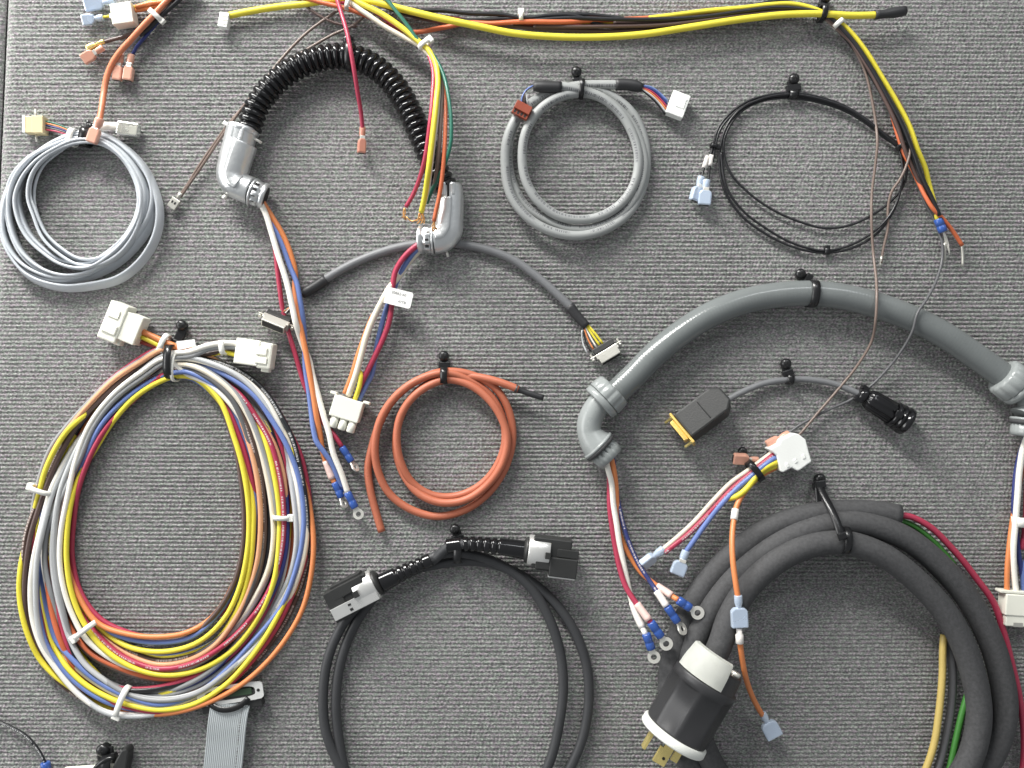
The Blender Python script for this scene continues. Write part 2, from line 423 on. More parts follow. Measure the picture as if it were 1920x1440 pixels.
def board(name, x0f, x1f, y0, y1, dx, z0=0.0, edge_left=False, edge_right=False):
    """ribbed knit: every rib a real ridge, every stitch a lump in it"""
    rows = int((y1-y0)/(PITCH/4)); ys = y0+np.arange(rows)*(PITCH/4)
    xa = np.arange(0, 1.0, dx/(x1f(0)-x0f(0)))
    Y, U = np.meshgrid(ys, np.r_[xa, 1.0], indexing='ij')
    X0 = np.array([x0f(y) for y in ys])[:, None]; X1 = np.array([x1f(y) for y in ys])[:, None]
    X = X0+(X1-X0)*U
    wav = 0.6*np.sin(X/183+Y/410)+0.5*np.sin(X/311-Y/297)+0.25*np.sin(X/31+Y*7.7)
    ph = (Y+wav)/PITCH; rib = np.floor(ph); fr = ph-rib
    prof = np.sin(np.pi*fr)**0.6
    rng = np.random.RandomState(3); jit = rng.rand(4000)
    j = jit[(rib.astype(int)) % 4000]
    wv = 0.25*np.sin(X/41+rib*17.7)+0.2*np.sin(X/17.3+rib*29.3)
    st = 0.5+0.5*np.cos(2*np.pi*(X/7.0+j+wv+0.55*fr))
    lump = rng.rand(*X.shape); lump[:, 1:] = 0.5*(lump[:, 1:]+lump[:, :-1]); lump[1:] = 0.5*(lump[1:]+lump[:-1]); lump = 0.5+(lump-0.5)*2
    amp = np.clip(0.35+(X-X0)/40, 0, 1) if edge_left else (np.clip(0.35+(X1-X)/40, 0, 1) if edge_right else 1.0)
    H = -3.4+4.7*prof*(0.57+0.43*st)*(0.82+0.36*lump)*amp+z0
    H += 1.2*np.sin(X/300+1)*np.sin(Y/260)
    if edge_left:
        d = np.clip(20-(X-X0), 0, 20); H -= (20-np.sqrt(np.maximum(0, 400-d*d)))*0.8
        H = np.where(X-X0 < 0.5, H-14, H)
    if edge_right:
        d = np.clip(20-(X1-X), 0, 20); H -= (20-np.sqrt(np.maximum(0, 400-d*d)))*0.4
    V = np.stack([(X-960)*S, -H*S, (720-Y)*S], -1).reshape(-1, 3).astype(np.float32)
    nr, nc = X.shape
    i = np.arange(nr*nc).reshape(nr, nc)
    f = np.stack([i[:-1, :-1], i[1:, :-1], i[1:, 1:], i[:-1, 1:]], -1).reshape(-1, 4)
    me = bpy.data.meshes.new(name); me.vertices.add(len(V)); me.vertices.foreach_set('co', V.ravel())
    me.loops.add(f.size); me.loops.foreach_set('vertex_index', f.ravel().astype(np.int32))
    me.polygons.add(len(f)); me.polygons.foreach_set('loop_start', (np.arange(len(f))*4).astype(np.int32))
    me.polygons.foreach_set('loop_total', np.full(len(f), 4, np.int32))
    me.polygons.foreach_set('use_smooth', np.ones(len(f), bool))
    me.update(calc_edges=True); me.materials.append(FABRIC)
    o = bpy.data.objects.new(name, me); scene.collection.objects.link(o); o['kind'] = 'structure'
    return o
me = bpy.data.meshes.new('wall'); me.from_pydata([(-1.6, 0.014, -1.2), (1.6, 0.014, -1.2), (1.6, 0.014, 1.0), (-1.6, 0.014, 1.0)], [], [(0, 1, 2, 3)]); me.materials.append(FABRIC)
wall = bpy.data.objects.new('wall', me); scene.collection.objects.link(wall); wall['kind'] = 'structure'
edge = lambda y: 8-0.042*y
board('display_board', edge, lambda y: 2080.0, -130, 1570, 2.2, edge_left=True)
board('side_board', lambda y: -160.0, lambda y: edge(y)-3, -130, 1570, 3.3, z0=-4.0, edge_right=True)

# ------------------------------------------------------------------ A: coil of flat grey cable, upper left
def flat_cable_coil():
    t = thing('flat_cable_coil', 'coil of flat grey telephone cable with clear plug, at the left edge', 'cable coil', 150, 390)
    W_, T_ = 9.5, 2.7
    sec = [(-T_, -W_*0.8), (-T_*0.5, -W_), (T_*0.5, -W_), (T_, -W_*0.8), (T_, W_*0.8), (T_*0.5, W_), (-T_*0.5, W_), (-T_, W_*0.8)]
    loops = [
     ("150,252 90,272 42,312 14,358 4,402 8,452 32,495 74,522 120,530 168,519 222,492 264,450 290,403 292,362 276,322 244,284 208,259", 14, [30, 35, 15, 12, 25, 55, 45, 35, 30]),
     ("152,247 98,266 50,304 20,350 8,402 12,460 45,512 119,540 168,537 226,522 275,478 298,425 299,386 287,345 262,305 222,268 190,250", 20, [35, 40, 30, 20, 60, 70, 50, 35, 30]),
     ("150,257 100,272 56,298 30,330 18,372 22,424 44,474 78,503 122,517 167,511 211,483 250,444 270,400 273,356 257,318 232,286 200,264", 26, [30, 30, 12, 8, 8, 10, 15, 20, 25]),
     ("150,261 106,277 66,304 40,338 29,372 34,408 52,445 84,476 118,497 165,503 210,478 246,440 265,398 267,358 252,320 228,290 198,268", 32, [25, 30, 20, 10, 8, 10, 15, 20, 20]),
     ("152,267 116,278 84,298 62,326 55,368 66,398 85,438 118,468 156,487 180,487 217,469 247,433 262,394 261,356 246,318 222,288 194,271", 24, [35, 45, 65, 50, 10, 8, 10, 15, 20]),
     ("150,263 112,284 80,312 66,345 64,380 76,420 104,462 140,488 178,496 214,476 250,436 268,392 266,350 250,312 222,280 190,264", 13, [40, 50, 55, 30, 15, 10, 20]),
    ]
    for i, (p, h, ro) in enumerate(loops):
        sweep('cable_turn', p, sec, 'flatcable', t, h0=h, closed=True, roll=[q*0.62 for q in ro+[ro[0]]], step=5)
    for (i, f, h, dy) in ((0, 0.965, 22, 2), (2, 1.03, 18, -2), (4, 1.05, 30, 0), (3, 0.955, 20, 3)):
        q = [(152+(x-152)*f+2*math.sin(k+i), 256+(y-256)*f+dy*(y-256)/250, h) for k, (x, y, _) in enumerate(pts_of(loops[i][0]))]
        ro = loops[i][2]
        sweep('cable_turn', q, sec, 'flatcable', t, closed=True, roll=[v*0.4 for v in ro+[ro[0]]], step=5)
    # straight run to the clear plug, with the plug
    sweep('cable_end', "176,240,22 198,236,22 224,238,20", [(-7, -2), (7, -2), (7, 2), (-7, 2)], 'white', t)
    fr = F(241, 243, 16, 8)
    c = B().box(fr, -19, 20, -12, 12, -9, 9, 1.5).build('modular_plug', 'clear', t)
    B().box(fr, 2, 18, -8, 8, -4, 6, 1).build('plug_core', 'tin', c)
    B().prism(fr, [(-16, -13), (18, -14.5), (18, -12.5), (-16, -11)], -4, 4).build('plug_latch', 'clear', c)
    # small two-pin header on the other end
    fr = F(67, 236, 14, 0)
    c = B().box(fr, -18, 0, -16, 15, -9, 9, 1).box(fr, -2, 19, -16, 16, -11, 12, 1).build('board_connector', 'beige', t)
    B().box(fr, -20.5, -15, -16.5, 15, -8, 10, 0.8).build('face_plate', 'nylon_white', c)
    B().lathe(F(67, 205, 14, 90), [(0, 2), (18, 2)], 8).lathe(F(68, 250, 14, 90), [(0, 2), (16, 2.2)], 8).build('jack_screw', 'dullplate', c)
    for i, m in enumerate(('tealgreen', 'orange', 'navy', 'darkgrey', 'crimson')):
        wire(t, [(84, 227+4*i, 14), (104, 232+3.5*i, 15+i), (132, 243+3*i, 16)], 1.8, m, n=6, name='conductor')
    tie(t, 137, 258, 22, 10, 17, 16, 'tie_white', 11, head=0)
flat_cable_coil()
hanger(173, 240, 'black hanger clipping the flat grey cable coil under the orange terminal', 8, (162, 257, 23, 10, 19, 18, 14), r=8)

# ------------------------------------------------------------------ C: black corrugated conduit with cast elbows
def corrugated():
    t = thing('corrugated_conduit_harness', 'glossy black corrugated conduit arch with two cast metal elbows and coloured wires', 'wire harness', 650, 300)
    per = 13.2
    sweep('conduit', "466,246,30 472,225,30 484,196,30 506,166,30 538,137,30 575,117,30 612,107,30 645,105,30 680,113,30 714,134,30 744,166,30 768,208,32 788,252,34 806,294,34 826,334,32 838,356,30", circ(1, 20), 'corrugated', t, step=1.05,
          rfun=lambda u, L: 15.5+8.0*math.sqrt(abs(math.sin(math.pi*u/per))))
    # left elbow
    def elbow(pts, r0, r1, nutp, nuta, slot, name='elbow'):
        q = pts_of(pts)
        body = sweep(name, pts, circ(1, 24), 'zinc', t, step=2.5, rfun=lambda u, L: (r0+(r1-r0)*u/L)*(1-0.10*math.exp(-((u-L*0.0)/3)**2)))
        ring = lambda p, a, r: B().lathe(F(p[0], p[1], p[2], a), [(-3.5, r*0.97), (-3, r*1.05), (3, r*1.05), (3.5, r*0.97)], 32).build('collar', 'zinc', body)
        return body
    e1 = elbow("455,240,30 447,272,30 438,304,30 434,328,30 440,343,30 454,351,30 471,358,30", 29, 25.5, None, None, None)
    # flange seam, clamp ears, screws
    fr = F(447, 272, 30, 106)
    B().box(fr, -34, 2, -3.0, 3.0, 18, 28.2, 1).build('clamp_slot', 'darkhole', e1)
    B().box(fr, -31, -6, 4, 13, 16, 29, 3).box(fr, -31, -6, -13, -4, 16, 29, 3).build('clamp_ear', 'zinc', e1)
    B().lathe(F(468, 254, 34, 32), [(0, 2.6), (26, 2.6)], 10).lathe(F(424, 366, 34, 125), [(0, 3), (4, 5), (8, 5), (9, 3)], 10).build('screw', 'tin', e1)
    def cover(p, r, s, a0, a1, parent):
        k = 14; ang = [R(a0+(a1-a0)*j/k) for j in range(k+1)]
        o_ = [(s*r*math.sin(q), r*math.cos(q)) for q in ang]; i_ = [(s*(r-4)*math.sin(q), (r-4)*math.cos(q)) for q in reversed(ang)]
        return sweep('cover_plate', p, o_+i_, 'zinc', parent, step=2.5)
    cover("452,268,30 445,288,30 438,310,30 433,330,30 438,347,30 450,356,30", 30.5, -1, -8, 150, e1)
    B().lathe(F(478, 362, 30, 22), [(-5, 24), (-4.5, 27), (-1, 27), (-0.5, 24)], 32).build('collar', 'zinc', e1)
    B().lathe(F(456, 243, 30, 106), [(-5, 27), (-4, 30), (5, 30), (6, 27)], 32).build('collar', 'zinc', e1)
    def locknut(x, y, h, a, r):
        fr = F(x, y, h, a, -8)
        b = B(); b.lathe(fr, [(-16, r*0.94), (-15, r), (-3, r), (-2, r*0.9), (0, r*0.9), (1, r*1.02), (8, r*1.02), (9, r*0.93)], 40,
                         lobes=lambda th, tt: 1.0 if tt > 0.5 or (int(th/(2*math.pi)*20) % 2 == 0) else 0.90)
        o = b.build('locknut', 'zinc', t)
        B().lathe(fr, [(8.5, r*0.76), (9.6, r*0.76)], 24).build('throat', 'darkhole', o)
        for k in (-38, -10, 18, 45):
            cy, cz = math.sin(R(k))*r*0.99, math.cos(R(k))*r*0.99
            B().box(F(x, y, h, a), -11, -4, cy-2.2, cy+2.2, cz-3, cz+0.8, 0.3).build('notch', 'darkhole', o)
        return o
    locknut(490, 366, 30, 20, 24)
    e2 = elbow("843,346,30 845,375,30 843,412,30 840,434,30 828,446,30 814,449,30", 22.5, 27.5, None, None, None)
    B().box(F(842, 356, 30, 90), -12, 24, -2.2, 2.2, 14, 24.5, 1).build('clamp_slot', 'darkhole', e2)
    B().box(F(842, 356, 30, 90), -10, 14, 4, 13, 14, 25, 3).box(F(842, 356, 30, 90), -10, 14, -13, -4, 14, 25, 3).build('clamp_ear', 'zinc', e2)
    cover("845,374,30 845,395,30 843,415,30 840,434,30 829,447,30 818,449,30", 29, 1, -8, 150, e2)
    B().lathe(F(809, 449, 30, 180), [(-5, 26), (-4.5, 29), (-1, 29), (-0.5, 26)], 32).build('collar', 'zinc', e2)
    B().lathe(F(838, 470, 20, 80), [(0, 2.4), (12, 2.4)], 8).build('screw', 'tin', e2)
    locknut(795, 449, 30, 180, 26)
    # left wires
    wire(t, "482,364,30 497,386,26 512,410,24 530,440,22 546,480,20 554,515,18 553,540,16 557,570,22 563,610,26 572,653,26 580,697,26 587,737,26 593,777,26 600,813,20 605,846,16 612,868,14 628,907,14", 6, 'orange')
    wire(t, "484,362,26 500,392,22 515,424,22 532,466,22 545,503,24 556,530,28 562,560,30 568,597,26 571,630,16 572,687,12 578,727,14 583,767,18 588,807,26 593,827,28 607,847,26 623,870,22 633,893,18 643,915,12", 5.6, 'blue')
    wire(t, "480,368,32 496,396,32 509,436,32 522,480,32 537,527,34 547,570,36 555,607,34 563,633,22 571,655,14 578,670,14 587,707,20 597,743,24 607,780,28 617,813,30 625,850,30 640,887,28 652,924,24", 6.2, 'white')
    wire(t, "484,366,22 500,400,16 511,440,14 516,467,14 520,505,14 525,545,14 529,575,12 536,605,10 543,630,12 553,663,12 563,697,10 573,727,8 586,750,8 598,772,10 606,792,12 622,810,20 641,838,20", 5.2, 'crimson')
    sweep('marker_sleeve', "611,864,14 623,898,14", circ(7, 12), 'sleevepink', t)
    ring_terminal(t, 628, 906, 645, 944, 14, 9, roll=62, brl=7)
    ring_terminal(t, 652, 925, 672, 964, 24, 10, roll=15, brl=7.5)
    ring_terminal(t, 642, 840, 666, 876, 20, 9, roll=68, brl=7)
    ring_terminal(t, 641, 906, 652, 930, 10, 8, roll=30, brl=6.5)
    # right wires
    wire(t, "798,450,30 778,463,30 757,483,28 742,508,26 736,540,24 734,575,22 729,605,22 718,636,22 703,668,22 690,694,22 676,722,20 664,752,16", 6, 'crimson')
    wire(t, "798,456,26 780,470,24 764,490,20 751,512,16 738,545,14 727,572,16 716,608,16 707,645,14 702,678,12 697,703,12 687,722,14 672,752,14", 5.4, 'blue')
    wire(t, "798,460,22 778,478,18 760,500,14 745,522,16 730,540,26 717,563,30 700,597,30 687,630,30 677,667,30 667,703,28 653,742,20", 6.6, 'cream')
    wire(t, "700,590,18 688,618,20 680,640,22 670,668,22 660,702,22 646,738,20", 5, 'orange')
    wire(t, "672,696,16 676,700,24 675,718,26 665,750,20", 5.2, 'yellow')
    # tag
    fr = F(748, 558, 36, 14)
    g = B().prism(fr, [(-26, -15), (22, -15), (25, -12), (25, 13), (22, 16), (-26, 16)], -0.6, 0.6).build('label_tag', 'paper', t)
    textmesh(fr, '20862-60', 7.5, -16, -4.5, 0.9, 'tag_print', 'ink', g)
    textmesh(fr, '47TB', 7, 0, 9.5, 0.9, 'tag_print', 'ink', g)
    # nine way white housing
    fr = F(650, 772, 18, 17)
    c = B().box(fr, -28, 28, -26, 14, -14, 16, 2).build('white_connector', 'nylon', t)
    B().box(fr, -38, -26, -30, -25, -6, 12, 1).box(fr, 26, 38, -30, -25, -6, 12, 1).build('locking_ear', 'nylon', c)
    for k in (-1, 0, 1):
        B().lathe(F(650+17*k*math.cos(R(17))-12*math.sin(R(17)), 772+17*k*math.sin(R(17))+12*math.cos(R(17)), 24, 107), [(0, 8), (22, 8), (23.5, 6.5)], 12).build('barrel', 'nylon', c)
        B().lathe(F(650+17*k*math.cos(R(17))-12*math.sin(R(17)), 772+17*k*math.sin(R(17))+12*math.cos(R(17)), 8, 107), [(0, 8), (20, 8), (21.5, 6.5)], 12).build('barrel', 'nylon', c)
corrugated()
hanger(655, 80, 'black hanger strapped over the glossy corrugated conduit arch', 14, (657, 106, 30, 4, 27, 27, 13))

# ------------------------------------------------------------------ D: grey round cable with two D connectors, behind the right elbow
def dsub(t, x, y, h, a, L=54, tilt=0, shell='dullplate', nwires=()):
    """X along the long side; mating side +Y"""
    fr = F(x, y, h, a, roll=tilt)
    c = B().box(fr, -L*0.46, L*0.46, -16, -5, -9, 9, 1.2).build('d_connector', 'hood', t)
    B().box(fr, -L*0.72, L*0.72, -5, -2.5, -3.2, 3.2, 0.6).build('flange', shell, c)
    B().prism(fr, [(-L*0.5, -4), (L*0.5, -4), (L*0.5, 6), (L*0.45, 6), (L*0.44, 16), (-L*0.44, 16), (-L*0.45, 6), (-L*0.5, 6)], -9, 9, bev=1.3).build('shell', shell, c)
    B().box(fr, -L*0.4, L*0.4, 15, 16.8, -6.5, 6.5, 0.3).build('contact_face', 'darkhole', c)
    for s in (-1, 1): B().lathe(lambda v, s=s: fr((v[1]+s*L*0.63, v[0], v[2])), [(-12, 2.2), (-2, 2.2), (-1.5, 3.4), (3, 3.4)], 8).build('jack_post', shell, c)
    return c
def serial_cable():
    t = thing('grey_round_cable', 'grey round cable draped behind the right metal elbow, small silver connector on each end', 'cable', 830, 520)
    wire(t, "600,530,9 650,500,9 700,478,9 760,461,9 820,456,9 870,459,9 920,470,9 962,487,9 1000,513,9 1040,547,10 1072,578,10", 8.5, 'midgrey', n=14, name='cable')
    sweep('heat_shrink_sleeve', "566,551,10 585,541,9 612,523,9", circ(9.6, 14), 'shrink', t)
    sweep('heat_shrink_sleeve', "1067,573,10 1082,592,10 1100,612,11", circ(10, 14), 'shrink', t, rfun=lambda u, L: 1-0.18*u/L)
    for i, m in enumerate(('black', 'white', 'brown', 'orange', 'tealgreen', 'lightbrown')):
        wire(t, [(570-i, 549+i, 10), (553-i, 566+2*i, 12), (538-3*i, 588-i, 14)], 2.0, m, n=6, name='conductor')
    dsub(t, 518, 603, 18, 22, 52, tilt=44)
    for i, m in enumerate(('yellow', 'yellow', 'white', 'orange', 'black', 'lightgrey')):
        x = 1112-4.5*i
        wire(t, [(1102-2.2*i, 609+2*i, 12), (1118-5*i, 628+3*i, 15-i), (1131-6*i, 645+3.4*i, 14)], 2.6 if i < 2 else 1.9, m, n=6, name='conductor')
    dsub(t, 1138, 660, 14, -31, 46, tilt=14)
M['midgrey'] = mat('mid_grey_jacket', (0.165, 0.168, 0.175), 0.5)
serial_cable()

# ------------------------------------------------------------------ E: coil of round grey cable
def grey_coil():
    t = thing('grey_cable_coil', 'coil of round light grey cable with brown and white end connectors', 'cable coil', 1080, 300)
    wire(t, "1040,162,30 1065,164,30 1092,170,28 1130,184,26 1163,212,24 1186,250,22 1197,295,22 1191,340,22 1168,378,22 1130,404,22 1090,412,22 1045,404,24 1008,376,26 985,336,28 979,290,30 985,250,32 1003,216,32 1033,190,30 1070,176,26 1105,176,22 1140,190,18 1175,222,16 1200,266,16 1208,310,16 1196,360,16 1165,402,14 1120,426,14 1075,430,14 1030,416,13 985,386,12 962,345,12 953,300,12 957,255,13 974,217,16 1002,191,18 1037,173,18 1075,166,16 1110,166,14 1150,182,12 1185,212,12 1206,255,11 1212,300,11 1205,350,11 1180,398,13 1135,430,22 1085,442,26 1030,432,26 985,404,26 956,362,26 947,310,26 951,260,28 966,225,28 986,202,26 1012,183,20 1050,168,16 1090,160,16 1125,159,18 1160,159,20", 9.6, 'grey_print', n=14, name='cable')
    sweep('heat_shrink_sleeve', "1000,162,32 1024,163,32 1052,164,30", circ(10.8, 14), 'shrink', t, rfun=lambda u, L: 0.75+0.25*min(1, u/14))
    sweep('heat_shrink_sleeve', "1154,159,20 1180,159,20 1205,165,20", circ(10.8, 14), 'shrink', t, rfun=lambda u, L: 0.7+0.3*min(1, (L-u)/14))
    for i, m in enumerate(('blue', 'navy', 'crimson', 'orange', 'lightgrey', 'black')):
        wire(t, [(1200, 161+i, 22), (1222, 164+4*i, 22), (1236, 174+5*i, 20), (1252-i, 190+5*i, 20)], 2.2, m, n=6, name='conductor')
    for i, m in enumerate(('blue', 'black', 'brown', 'black', 'lightgrey')):
        wire(t, [(1004, 160+i, 32), (990-i, 166+i, 36), (979+2*i, 182, 38), (978+3*i, 198, 36)], 2.0, m, n=6, name='conductor')
    fr = F(1270, 198, 16, 21)
    c = B().box(fr, -17, 17, -22, 22, -11, 11, 1.4).build('white_connector', 'nylon_white', t)
    B().box(fr, -4, 12, -14, 6, 10.5, 12.2, 0.6).build('latch_rib', 'nylon_white', c)
    fr = F(979, 207, 42, 28)
    c = B().box(fr, -16, 16, -12, 4, -8, 9, 1).box(fr, -16, 16, 3, 13, -8, 5, 0.8).build('brown_connector', 'brownplug', t)
    for k in range(4): B().box(fr, -13+7*k, -9+7*k, 5, 11, 4, 5.6, 0.2).build('slot', 'darkhole', c)
grey_coil()
hanger(1080, 139, 'black hanger holding the round light grey cable coil', 14, (1090, 167, 22, 4, 18, 22, 9), neck=(1082, 158))

# ------------------------------------------------------------------ F: thin black wire coil
def black_coil():
    t = thing('thin_wire_coil', 'loose oval coil of thin black wire ending in pale blue terminals', 'wire coil', 1515, 330)
    wire(t, "1328,306,10 1337,275,10 1346,242,10 1368,213,10 1402,190,12 1442,178,12 1485,174,12 1532,181,12 1582,198,12 1622,222,14 1652,246,14 1682,270,14 1691,292,12 1694,315,10 1690,350,9 1674,398,8 1642,440,8 1600,464,8 1550,474,8 1490,464,8 1432,436,8 1386,400,8 1357,352,8 1349,312,8 1352,270,9 1363,236,10 1388,205,12 1432,184,14 1485,177,14 1540,186,14 1590,204,14 1630,230,14 1662,256,14 1684,275,14", 2.8, 'black', n=8)
    wire(t, "1336,304,10 1341,276,10 1352,240,10 1372,216,10 1406,194,10 1444,182,9 1485,180,9 1530,187,9 1580,203,9 1620,227,10 1650,251,10 1680,274,12 1698,300,10 1700,322,9 1694,348,8 1676,372,8 1640,400,8 1600,420,8 1550,428,8 1500,416,8 1450,394,8 1402,360,8 1371,326,8 1359,298,8 1357,268,9 1368,236,9 1394,206,9 1438,187,8 1486,184,8 1536,192,8 1586,209,8 1626,233,8 1656,257,8 1684,278,12 1692,312,16 1688,360,16 1668,404,14 1636,436,12 1598,458,10 1550,470,10 1492,458,10 1436,428,9 1392,394,9 1362,350,9 1354,310,9 1352,285,10", 2.8, 'black', n=8)
    tie(t, 1690, 271, 14, 45, 9, 9, 'tie_black', 7, head=1, hs=0.8)
    tie(t, 1550, 471, 9, 5, 7, 7, 'tie_black', 9, head=-1, hs=0.7)
    tie(t, 1339, 274, 10, 110, 8, 8, 'tie_black', 7, head=-1, hs=0.7)
    for (x0, y0, x1, y1) in ((1327, 293, 1320, 315), (1334, 291, 1331, 311)):
        sweep('marker_sleeve', [(x0, y0, 10), (x1, y1, 10)], circ(4.6, 10), 'sleeve', t)
    wire(t, "1321,312,10 1318,322,10 1316,335,12", 2.6, 'black', n=8); wire(t, "1331,310,10 1330,322,10 1328,340,12", 2.6, 'black', n=8)
    spade(t, 1315, 333, 12, 105, 'paleblue', 1.0, bl=18, bw=7, body=28, w_=12, roll=25)
    spade(t, 1325, 339, 20, 96, 'paleblue', 1.0, bl=18, bw=7, body=28, w_=12, roll=-6)
black_coil()
hanger(1485, 152, 'black hanger with a round head holding the thin black wire coil', 14, (1487, 178, 11, 4, 8, 11, 16))

# ------------------------------------------------------------------ G: smooth grey conduit with plastic elbows
def grey_conduit():
    t = thing('smooth_conduit_harness', 'smooth grey plastic conduit bowed between two grey elbow fittings with ring terminal wires', 'wire harness', 1520, 600)
    per = 6.0
    sweep('conduit', "1140,752,30 1165,727,30 1190,703,30 1225,667,30 1272,628,30 1332,590,30 1400,564,30 1460,553,30 1520,550,30 1580,556,30 1640,571,30 1700,593,30 1760,622,30 1830,668,30 1892,712,30 1910,724,30", circ(1, 28), 'conduit', t, step=1.5,
          rfun=lambda u, L: 23.6+0.07*math.cos(2*math.pi*u/per))
    # left elbow
    e = sweep('elbow', "1128,752,34 1113,772,34 1105,792,34 1105,810,34 1112,824,34 1122,836,34", circ(1, 24), 'fitting', t, step=2, rfun=lambda u, L: 22.5 if u < L*0.66 else 22.5+9*((u/L-0.66)/0.34)**1.2)
    lob = lambda th, tt: 1.0 if (th*12/(2*math.pi)) % 1 > 0.22 else 0.955
    fr = F(1140, 741, 34, 137)
    nut = B().lathe(fr, [(-17, 30), (-16, 34), (-13, 36.5), (8, 38), (10, 37)], 72, lobes=lob).build('compression_nut', 'fitting', t)
    B().lathe(fr, [(10.5, 35), (12, 37), (22, 37), (24, 34)], 48).build('nut_flange', 'fitting', nut)
    fr = F(1119, 833, 34, 45)
    B().lathe(fr, [(0, 32), (2, 34), (6, 34)], 40).build('base_flange', 'fitting', e)
    B().lathe(fr, [(6, 33), (7, 34), (12, 33), (13, 31)], 40).build('gasket', 'rubber', e)
    b = B().lathe(fr, [(10, 24), (13, 26), (17, 28), (26, 28.5), (37, 28), (38, 25)], 120, lobes=lambda th, tt: 1.0 if tt > 25 or (th*16/(2*math.pi)) % 1 > 0.4 else 0.84).build('locknut', 'fitting', e)
    B().lathe(fr, [(37.5, 20), (38.6, 20)], 24).build('throat', 'darkhole', e)
    # left wires
    wire(t, "1137,852,36 1138,868,34 1147,902,26 1151,950,22 1156,985,22 1160,1015,22 1166,1044,22 1177,1092,24 1185,1127,28 1196,1159,40 1211,1190,52", 6.2, 'white', wob=0.8)
    wire(t, "1140,852,30 1142,872,26 1143,910,18 1144,950,16 1148,985,16 1153,1021,18 1161,1066,26 1173,1101,34 1193,1131,44 1221,1168,58", 6.0, 'crimson', wob=0.8)
    wire(t, "1143,848,36 1148,866,32 1154,900,24 1157,945,16 1162,1000,12 1180,1041,14 1202,1073,20 1231,1098,32 1272,1125,58", 5.6, 'orange')
    wire(t, "1148,850,30 1152,880,18 1157,925,12 1162,955,16 1169,985,18 1181,1021,22 1199,1060,28 1218,1089,36 1231,1108,44 1252,1140,56", 5.0, 'navy_print')
    sweep('marker_sleeve', "1186,1130,29 1196,1159,40 1205,1177,46", circ(6.9, 12), 'sleeve', t)
    sweep('marker_sleeve', "1194,1132,44 1217,1163,57", circ(7, 12), 'sleevepink', t)
    sweep('marker_sleeve', "1232,1099,33 1260,1117,50", circ(7, 12), 'sleevepink', t)
    sweep('marker_sleeve', "1231,1108,44 1250,1137,55", circ(6.6, 12), 'sleeve', t)
    ring_terminal(t, 1212, 1190, 1226, 1232, 56, 12, roll=-8, brl=8.5)
    ring_terminal(t, 1221, 1168, 1249, 1207, 60, 12.5, brl=8.5)
    ring_terminal(t, 1273, 1126, 1308, 1149, 62, 12.5, brl=8.5)
    ring_terminal(t, 1252, 1139, 1279, 1179, 58, 12, roll=52, brl=8)
    # right elbow, mostly out of frame
    fr = F(1896, 716, 34, 36)
    nut = B().lathe(fr, [(-22, 30), (-21, 33), (-18, 36), (8, 38), (10, 37)], 72, lobes=lob).build('compression_nut', 'fitting', t)
    B().lathe(fr, [(10.5, 35), (12, 37), (22, 37), (24, 34)], 48).build('nut_flange', 'fitting', nut)
    e = sweep('elbow', "1908,724,34 1930,742,34 1938,758,34 1936,772,34 1930,784,34", circ(1, 24), 'fitting', t, step=2, rfun=lambda u, L: 25 if u < L*0.6 else 25+9*((u/L-0.6)/0.4)**1.4)
    fr = F(1931, 786, 34, 100)
    B().lathe(fr, [(0, 32), (1, 34), (5, 34)], 40).build('base_flange', 'fitting', e)
    B().lathe(fr, [(5, 33), (6, 34), (11, 33), (12, 31)], 40).build('gasket', 'rubber', e)
    B().lathe(fr, [(10, 25), (14, 30), (26, 30), (33, 29), (34, 24)], 60, lobes=lambda th, tt: 1.0 if tt > 24 or (th*20/(2*math.pi)) % 1 > 0.45 else 0.92).build('locknut', 'fitting', e)
    wire(t, "1930,810,34 1920,835,30 1912,880,26 1908,930,24 1904,980,24 1900,1030,24 1901,1070,22 1905,1110,20", 6.5, 'white')
    wire(t, "1926,812,26 1916,840,20 1906,880,16 1902,920,14 1901,960,12 1906,1000,12 1910,1040,12 1916,1075,14 1922,1115,16", 5.2, 'navy')
    wire(t, "1936,815,30 1932,850,22 1926,900,18 1924,960,16 1921,1000,14 1916,1030,12", 6, 'crimson')
    wire(t, "1930,812,20 1918,870,10 1905,940,10 1898,980,12 1893,1020,18 1889,1060,20 1888,1110,20", 5.6, 'orange')
    wire(t, "1930,1040,12 1920,1060,14 1918,1085,16 1920,1115,16", 5.2, 'blue')
    tie(t, 1915, 978, 18, 92, 17, 16, 'tie_white', 18, head=-1, hs=0.9)
    fr = F(1906, 1140, 18, 4)
    c = B().box(fr, -29, 32, -28, 12, -14, 16, 2).box(fr, -26, 32, 10, 32, -12, 14, 2).build('white_connector', 'nylon', t)
    B().box(fr, -39, 44, -34, -29, -8, 14, 1).build('locking_flange', 'nylon', c)
    B().box(fr, -12, 6, 24, 32.4, 4, 14.5, 0.5).build('key_slot', 'dullplate', c)
grey_conduit()
hanger(1497, 515, 'black hanger strapped round the smooth grey conduit', 14, (1522, 551, 30, 4, 26, 28, 14), neck=(1517, 527))

